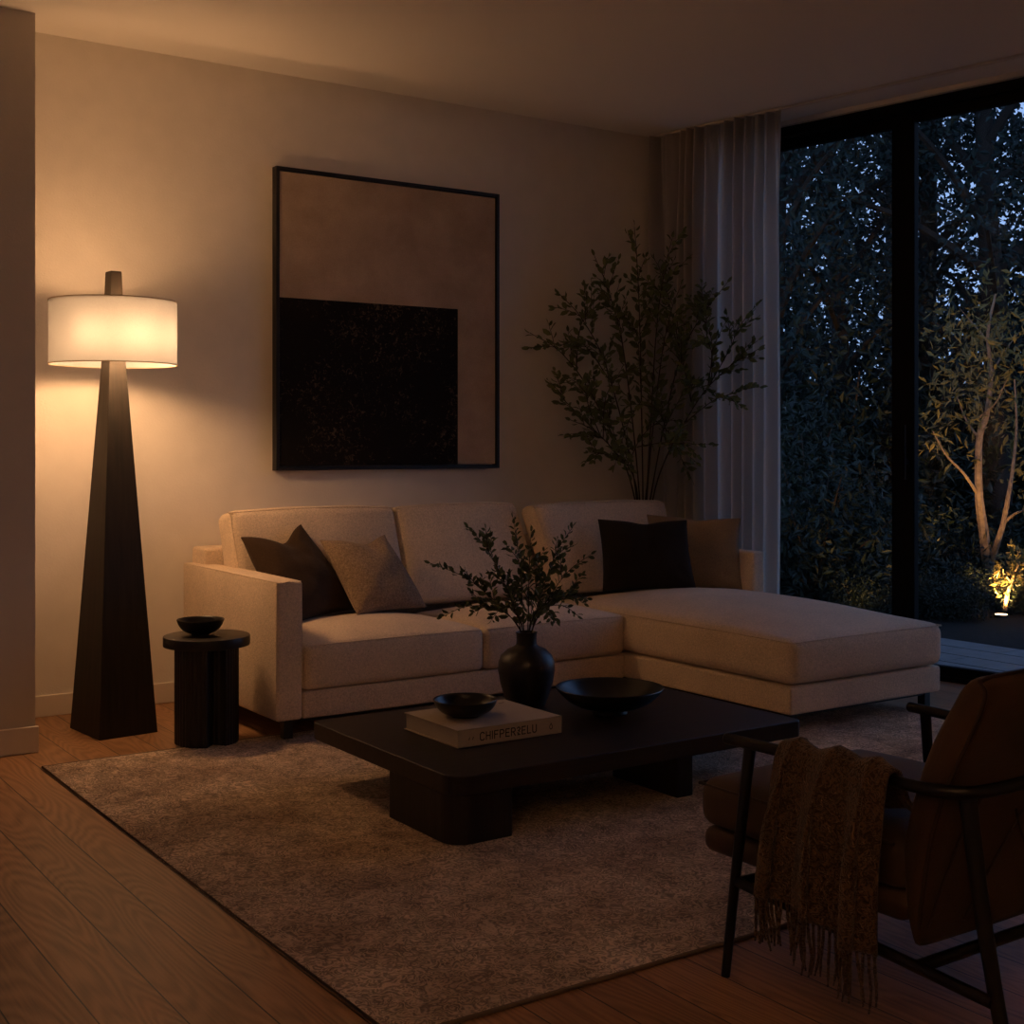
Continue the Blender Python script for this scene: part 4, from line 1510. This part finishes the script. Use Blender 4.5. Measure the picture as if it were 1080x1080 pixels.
for c_i, i in enumerate(order):
    u, v = tips[i]
    f = (u - 679) / 120.0
    d = 6.55 + random.uniform(-.16, .14) - .22 * max(0, f) - .14 * max(0, -f)
    tip = at_depth(u, v, d)
    tip.y = min(tip.y, 5.37)
    if c_i < NM:
        a = i * 2.4
        base = PB + Vector((.03 * math.cos(a), .03 * math.sin(a), .29))
        t1 = at_depth(679 + (u - 679) * .10, 515, 6.84 + random.uniform(-.03, .03))
        m = at_depth(679 + (u - 679) * (.40 + .06 * random.random()), 515 + (v - 515) * (.56 + .05 * random.random()), (6.84 + d) / 2)
        m2 = at_depth(679 + (u - 679) * .72, 515 + (v - 515) * (.84 + .03 * random.random()), 6.84 * .25 + d * .75)
        for q_ in (m, m2, t1):
            q_.y = min(q_.y, 5.38)
        path = smooth_path([base, t1, m, m2, tip], 9)
        main.append((path, tip))
        sprig_geo(bm, path, .0050, .0014, lf, .058, .030, .56, .026, segs=7)
        ntw = 6
    else:
        # a side branch: leaves the main stem that passes nearest below it
        best = None
        for pth, tp in main:
            for q_ in range(int(len(pth) * .36), int(len(pth) * .72)):
                p_ = pth[q_]
                e_ = tip - p_
                if e_.z < .03:
                    continue
                sc_ = abs(e_.length - .38) + .25 * max(0, .6 - e_.z / e_.length)
                if best is None or sc_ < best[0]:
                    best = (sc_, pth, q_)
        if best is None:
            best = (0, main[i % NM][0], int(len(main[i % NM][0]) * .4))
        st0 = best[1][best[2]]
        tn_ = (best[1][best[2] + 1] - st0).normalized()
        mid_ = st0.lerp(tip, .5) + tn_ * .05
        mid_.y = min(mid_.y, 5.38)
        path = smooth_path([st0, mid_, tip], 9)
        sprig_geo(bm, path, .0030, .0012, lf, .056, .029, .2, .025)
        ntw = 4
    for q in range(ntw):
        f = random.uniform(.5, .88)
        j_ = min(len(path) - 2, int(f * (len(path) - 1)))
        t = (path[j_ + 1] - path[j_]).normalized()
        sd = t.cross(Vector((random.gauss(0, .5), random.gauss(0, 1) + .8, .2))).normalized() * (1 if q % 2 else -1)
        L_ = random.uniform(.09, .19)
        e = path[j_] + (t * .85 + sd * .7).normalized() * L_ + Vector((0, 0, .015))
        e.y = min(e.y, 5.39)
        tw = smooth_path([path[j_], path[j_].lerp(e, .5) + Vector((0, 0, .008)), e], 5)
        sprig_geo(bm, tw, .0020, .0010, lf, .052, .027, .15, .021)
obj('stems', bm, M['twig'], plant, True)
build_leaves('foliage', lf, M['leaf'], plant)

# ------------------------------------------------------------------ painting
pt = thing('framed_painting', 'large abstract canvas of sand and black in a thin black frame', 'painting', (2.99, 5.40, 1.65))
PX0, PX1, PZ0, PZ1 = 2.401, 3.590, .980, 2.333
fw = .016
bm = bmesh.new()
add_box(bm, PX0, PX0 + fw, 5.385, YB - .001, PZ0, PZ1)
add_box(bm, PX1 - fw, PX1, 5.385, YB - .001, PZ0, PZ1)
add_box(bm, PX0 + fw, PX1 - fw, 5.385, YB - .001, PZ0, PZ0 + fw)
add_box(bm, PX0 + fw, PX1 - fw, 5.385, YB - .001, PZ1 - fw, PZ1)
obj('frame', bm, M['blackmetal'], pt, bevel=.001)
cvs = box('canvas', PX0 + fw + .004, PX1 - fw - .004, 5.394, 5.42, PZ0 + fw + .004, PZ1 - fw - .004, canvas_mat(), pt)
box('black_block', PX0 + fw + .004, 3.352, 5.3932, 5.395, PZ0 + fw + .004, 1.752, black_paint_mat(), pt)

# ------------------------------------------------------------------ curtain
cs0 = Vector((4.587, 5.405)); cdir = Vector((.161, -.987)).normalized(); cn = Vector((.987, .161)).normalized()
nC, nZ = 340, 26
LC_ = .838
verts, faces = [], []
ph = [random.uniform(-.5, .5) for _ in range(40)]
for j in range(nZ + 1):
    z = .008 + (Z_REC - .012 - .008) * j / nZ
    top = max(0, (z - 2.25) / .5)
    for i in range(nC + 1):
        s = i / nC
        q = s * 11.5 + .35 * math.sin(2 * PI * s * 2.3 + 1) + .05 * math.sin(z * 2.1 + s * 9)
        a = .043 * (1 - .45 * top) * (1 + .35 * math.sin(s * 17 + 2))
        w = math.sin(2 * PI * q) + .28 * math.sin(4 * PI * q + 1.3) + .55 * top * math.sin(4 * PI * q + .4 + s * 20)
        t = s * LC_ + .010 * math.cos(2 * PI * q) * (1 - top)
        off = a * w - .003
        p = cs0 + cdir * t + cn * off
        verts.append((p.x, min(p.y, 5.425), z))
for j in range(nZ):
    for i in range(nC):
        a = j * (nC + 1) + i
        faces.append((a, a + 1, a + nC + 2, a + nC + 1))
cur = pymesh('curtain', verts, faces, M['curtain'], None, True)
tag(cur, 'pleated sheer linen curtain drawn to the corner side of the window', 'curtain')
bm = bmesh.new()
p0 = cs0 - cdir * -.01; p1 = cs0 + cdir * 2.9
# slim ceiling track inside the recess
add_prism(bm, [tuple(p0 - cn * .012), tuple(p1 - cn * .012), tuple(p1 + cn * .012), tuple(p0 + cn * .012)], Z_REC - .012, Z_REC - .001)
tag(obj('curtain_track', bm, M['base']), 'slim pale curtain track in the ceiling recess above the window', 'curtain track')

# ------------------------------------------------------------------ armchair
AX = 2.225                                        # middle of the chair, it faces +Y
ch = thing('armchair', 'low brown leather armchair with a slim black frame', 'armchair', (AX, 1.75, 0))
CW, LE, LS = M['chairwood'], M['leather'], M['leatherseam']
def mir(p, s):
    return Vector((AX + (p[0] - AX) * s, p[1], p[2]))
# one bent rail: arm, round behind the back, arm
half = [(1.930, 2.034, .478), (1.938, 1.90, .478), (1.947, 1.72, .476), (1.954, 1.60, .474), (1.966, 1.53, .473), (1.996, 1.482, .474), (2.05, 1.460, .477), (2.13, 1.452, .481)]
rail = smooth_path([Vector(p) for p in half] + [Vector((AX, 1.450, .482))] + [mir(p, -1) for p in half[::-1]], 6)
bm = bmesh.new()
add_tube(bm, rail, .0122, 12)
obj('arm_rail', bm, CW, ch, True, bevel=.004)
for s in (1, -1):
    bm = bmesh.new()
    p = smooth_path([mir((1.944, 1.975, .472), s), mir((1.914, 1.982, .24), s), mir((1.886, 1.988, .0095 if False else .0), s)], 5)
    add_tube(bm, p, [.0128 - .0032 * i / (len(p) - 1) for i in range(len(p))], 12)
    obj('leg', bm, CW, ch, True)
    bm = bmesh.new()
    p = smooth_path([mir((1.972, 1.462, .468), s), mir((1.966, 1.425, .26), s), mir((1.955, 1.362, .0), s)], 5)
    add_tube(bm, p, [.0165 - .004 * i / (len(p) - 1) for i in range(len(p))], 12)
    obj('leg', bm, CW, ch, True)
    bm = bmesh.new()
    add_tube(bm, [mir((1.908, 1.975, .195), s), mir((1.954, 1.40, .136), s)], .0115, 10)
    obj('side_stretcher', bm, CW, ch, True)
bm = bmesh.new()
add_tube(bm, [(1.912, 1.968, .196), (2 * AX - 1.912, 1.968, .196)], .011, 10)
obj('front_stretcher', bm, CW, ch, True)
bm = bmesh.new()
add_tube(bm, [(1.942, 1.548, .152), (2 * AX - 1.942, 1.548, .152)], .0125, 10)
obj('rear_stretcher', bm, CW, ch, True)
# seat
def csoft(name, x0, x1, y0, y1, z0, z1, r, mat, **kw):
    bm = cushion_bm(x1 - x0, y1 - y0, z1 - z0, r, **kw)
    xform(bm, Matrix.Translation(((x0 + x1) / 2, (y0 + y1) / 2, (z0 + z1) / 2)))
    return obj(name, bm, mat, ch, True)
SX0, SX1 = 1.962, 2 * AX - 1.962
csoft('seat_platform', SX0 + .004, SX1 - .004, 1.60, 2.150, .205, .262, .024, LE, crown=.0, front=.008, side=.003)
sc_ = csoft('seat_cushion', SX0, SX1, 1.60, 2.158, .262, .366, .034, LE, crown=.026, front=.012, side=.004, n=16, wob=.003, seed=8)
bm = bmesh.new()
add_tube(bm, smooth_path([(SX0 + .004, 1.62, .352), (SX0 + .004, 1.9, .354), (SX0 + .008, 2.135, .352), (SX0 + .03, 2.154, .353), (AX, 2.162, .357), (SX1 - .03, 2.154, .353), (SX1 - .008, 2.135, .352), (SX1 - .004, 1.9, .354), (SX1 - .004, 1.62, .352)], 5), .0032, 6)
obj('piping', bm, LS, sc_, True)
# back shell: side profile (Y, z) swept across the width and rounded off at both sides
prof = [(1.582, .166), (1.603, .22), (1.614, .30), (1.612, .36), (1.590, .461), (1.550, .56), (1.506, .632), (1.484, .665), (1.462, .684), (1.436, .684), (1.424, .660), (1.455, .585), (1.507, .478), (1.542, .375), (1.562, .26), (1.572, .18)]
bx0, bx1 = 1.976, 2 * AX - 1.976
cy_ = sum(p[0] for p in prof) / len(prof)
def back_ring(f, x, shrink):
    out = []
    m = len(prof)
    for i, (y, z) in enumerate(prof):
        # pull towards the mid line of the shell
        zc = min(max(z, .20), .655)
        yc = 1.594 - max(0, (zc - .36)) * .42 - max(0, (.36 - zc)) * .05
        out.append((x, y + (yc - y) * shrink, z + (zc - z) * shrink))
    return out
prof_s = []
secs = [(bx0, .55), (bx0 + .004, .28), (bx0 + .013, .10), (bx0 + .03, .0)] + [(bx0 + .03 + (bx1 - bx0 - .06) * k / 10, -.06 * math.sin(PI * k / 10)) for k in range(1, 10)] + [(bx1 - .03, 0), (bx1 - .013, .10), (bx1 - .004, .28), (bx1, .55)]
bm = bmesh.new()
rings = []
for x, sh_ in secs:
    rg_ = smooth_path([Vector(p) for p in back_ring(0, x, sh_)] + [Vector(back_ring(0, x, sh_)[0])], 3)[:-1]
    rings.append([bm.verts.new(p) for p in rg_])
for A, B in zip(rings, rings[1:]):
    for k in range(len(A)):
        bm.faces.new((A[k], A[(k + 1) % len(A)], B[(k + 1) % len(A)], B[k]))
bm.faces.new(rings[0]); bm.faces.new(rings[-1][::-1])
bs = obj('backrest', bm, LE, ch, True)
bm = bmesh.new()
for x in (bx0 + .003, bx1 - .003):
    pp = [(x, y, z) for y, z in ((1.574, .205), (1.567, .26), (1.547, .375), (1.512, .478), (1.460, .585), (1.432, .655), (1.444, .680))]
    add_tube(bm, smooth_path(pp, 6), .0042, 8)
add_tube(bm, smooth_path([(bx0 + .003, 1.444, .680), (bx0 + .05, 1.440, .688), (AX, 1.438, .690), (bx1 - .05, 1.440, .688), (bx1 - .003, 1.444, .680)], 5), .0042, 8)
obj('piping', bm, LS, bs, True)
def back_y(z):
    P_ = [(.165, 1.572), (.26, 1.562), (.375, 1.542), (.478, 1.507), (.585, 1.455), (.66, 1.424)]
    for (z0, y0), (z1, y1) in zip(P_, P_[1:]):
        if z <= z1:
            return y0 + (y1 - y0) * (z - z0) / (z1 - z0)
    return 1.424
bm = bmesh.new()
for xa, za, xb, zb in ((1.995, .205, 2.088, .455), (2.10, .20, 2.24, .40)):
    for s in (1, -1):
        pts = []
        for k in range(9):
            f = k / 8
            x, z = xa + (xb - xa) * f, za + (zb - za) * f
            pts.append(mir((x, back_y(z) - .0025, z), s))
        add_tube(bm, pts, .0028, 6)
obj('seam', bm, LS, bs, True)

# ------------------------------------------------------------------ throw over the near arm
nS, nT = 120, 70
def throw_pt(s, t):
    """s 0 front .. 1 back; t 0 on the seat side .. 1 at the outer hem"""
    ytop = 1.872 - .272 * s
    ybot = 1.915 - .305 * s
    zb = .208 - .050 * s
    # path round the arm
    path = [(2.075, .392), (2.02, .398), (1.985, .432), (1.968, .470), (1.958, .494), (1.943, .500), (1.926, .494), (1.916, .470), (1.909, .43), (1.902, .36), (1.897, .29), (1.893, zb)]
    Ls = [0]
    for a, b in zip(path, path[1:]):
        Ls.append(Ls[-1] + math.hypot(b[0] - a[0], b[1] - a[1]))
    d = t * Ls[-1]
    for k in range(len(path) - 1):
        if d <= Ls[k + 1] + 1e-9:
            f = (d - Ls[k]) / (Ls[k + 1] - Ls[k])
            x = path[k][0] + (path[k + 1][0] - path[k][0]) * f
            z = path[k][1] + (path[k + 1][1] - path[k][1]) * f
            break
    tt = max(0, (t - .42) / .58)                 # 0 on the arm .. 1 at the hem
    y = ytop + (ybot - ytop) * tt
    # three rolled folds
    warp = s + .03 * math.sin(2 * PI * s)
    q = 2 * PI * 3 * warp
    c = .5 - .5 * math.cos(q)
    amp = .014 + .030 * min(1, tt * 2.2) + (.006 if t < .42 else 0)
    outw = amp * (c ** .55) + .004 * math.sin(9 * s + 6 * t)
    y += -.030 * math.sin(q) * min(1, .35 + tt * 1.2)
    nx, nz = (-1, 0) if t > .55 else ((0, 1) if t < .36 else (-(t - .36) / .19, 1 - (t - .36) / .19))
    ln = math.hypot(nx, nz)
    x += nx / ln * outw + .016 * tt
    z += nz / ln * outw * .7
    sag_ = -.004 * math.sin(q * 1) * tt
    return Vector((x - .012 * tt * (1 - s) * 0, y, z + sag_))
verts = []
for j in range(nT + 1):
    for i in range(nS + 1):
        verts.append(throw_pt(i / nS, j / nT))
faces = []
for j in range(nT):
    for i in range(nS):
        a = j * (nS + 1) + i
        faces.append((a, a + 1, a + nS + 2, a + nS + 1))
th = pymesh('throw_blanket', verts, faces, M['knit'], None, True)
tag(th, 'brown fringed wool throw draped over the near arm of the armchair', 'throw blanket')
sol = th.modifiers.new('thickness', 'SOLIDIFY')
sol.thickness = .008
sol.offset = 0
bm = bmesh.new()
random.seed(12)
nfr = 44
hem = [throw_pt(k / 400, 1.0) for k in range(401)]
acc = [0.0]
for a_, b_ in zip(hem, hem[1:]):
    acc.append(acc[-1] + math.hypot(b_.y - a_.y, .45 * (b_.x - a_.x)))
for i in range(nfr):
    want = acc[-1] * (i + .5) / nfr
    s = min(range(401), key=lambda k: abs(acc[k] - want)) / 400
    p = throw_pt(s, 1.0)
    Lf = random.uniform(.085, .108)
    w1, w2 = random.gauss(0, .005), random.gauss(0, .004)
    pts = [p + Vector((0, 0, .006)), p + Vector((w2 * .4, w1 * .3, -Lf * .3)), p + Vector((w2, w1, -Lf * .65)), p + Vector((w2 * .6 + random.gauss(0, .004), w1 * 1.4 + random.gauss(0, .004), -Lf))]
    pp = smooth_path(pts, 4)
    add_tube(bm, pp, [.0034 + .0006 * math.sin(k * 2.1) - .0012 * (k / (len(pp) - 1)) ** 3 for k in range(len(pp))], 6)
o = obj('fringe', bm, M['knit'], None, True)
o.parent = th

# ------------------------------------------------------------------ camera, sky, view
cam = bpy.data.cameras.new('camera')
cam.lens = F / 1080 * 36
cam.sensor_width = 36
cam.shift_y = -72 / 1080
cam.clip_start = .05
co = bpy.data.objects.new('camera', cam)
COL.objects.link(co)
co.location = (0, 0, CAM_H)
co.rotation_euler = (PI / 2, 0, -YAW)
scn.camera = co

w = bpy.data.worlds.new('dusk_sky')
scn.world = w
w.use_nodes = True
nt = w.node_tree
nt.nodes.clear()
wo = nt.nodes.new('ShaderNodeOutputWorld')
bg = nt.nodes.new('ShaderNodeBackground')
tc = nt.nodes.new('ShaderNodeTexCoord')
sx = nt.nodes.new('ShaderNodeSeparateXYZ')
nt.links.new(tc.outputs['Generated'], sx.inputs[0])
cr = ramp(nt, [(0.0, (.20, .30, .52)), (0.35, (.155, .245, .50)), (1.0, (.09, .16, .38))])
nt.links.new(sx.outputs['Z'], cr.inputs[0])
nt.links.new(cr.outputs[0], bg.inputs['Color'])
bg.inputs['Strength'].default_value = 1.0
nt.links.new(bg.outputs[0], wo.inputs[0])

# window portal: only guides the sampling of the sky light
pl = bpy.data.lights.new('window_portal', 'AREA')
pl.shape = 'RECTANGLE'
pl.size, pl.size_y = 2.8, 2.65
try:
    pl.cycles.is_portal = True
    po = bpy.data.objects.new('window_portal', pl)
    COL.objects.link(po)
    c_ = wpt((S0 + S1) / 2, .18)
    po.location = (c_.x, c_.y, 1.36)
    po.rotation_euler = Vector((-WN.x, -WN.y, 0)).to_track_quat('-Z', 'Z').to_euler()
except Exception:
    pass

vs_ = scn.view_settings
scn.display_settings.display_device = 'sRGB'
vs_.view_transform = 'Standard'
vs_.look = 'None'
vs_.exposure = 1.08
vs_.gamma = 1.0
vs_.use_curve_mapping = False
scn.cycles.use_denoising = True
scn.cycles.max_bounces = 10
scn.cycles.diffuse_bounces = 5
scn.cycles.transparent_max_bounces = 12
scn.cycles.sample_clamp_indirect = 4.0
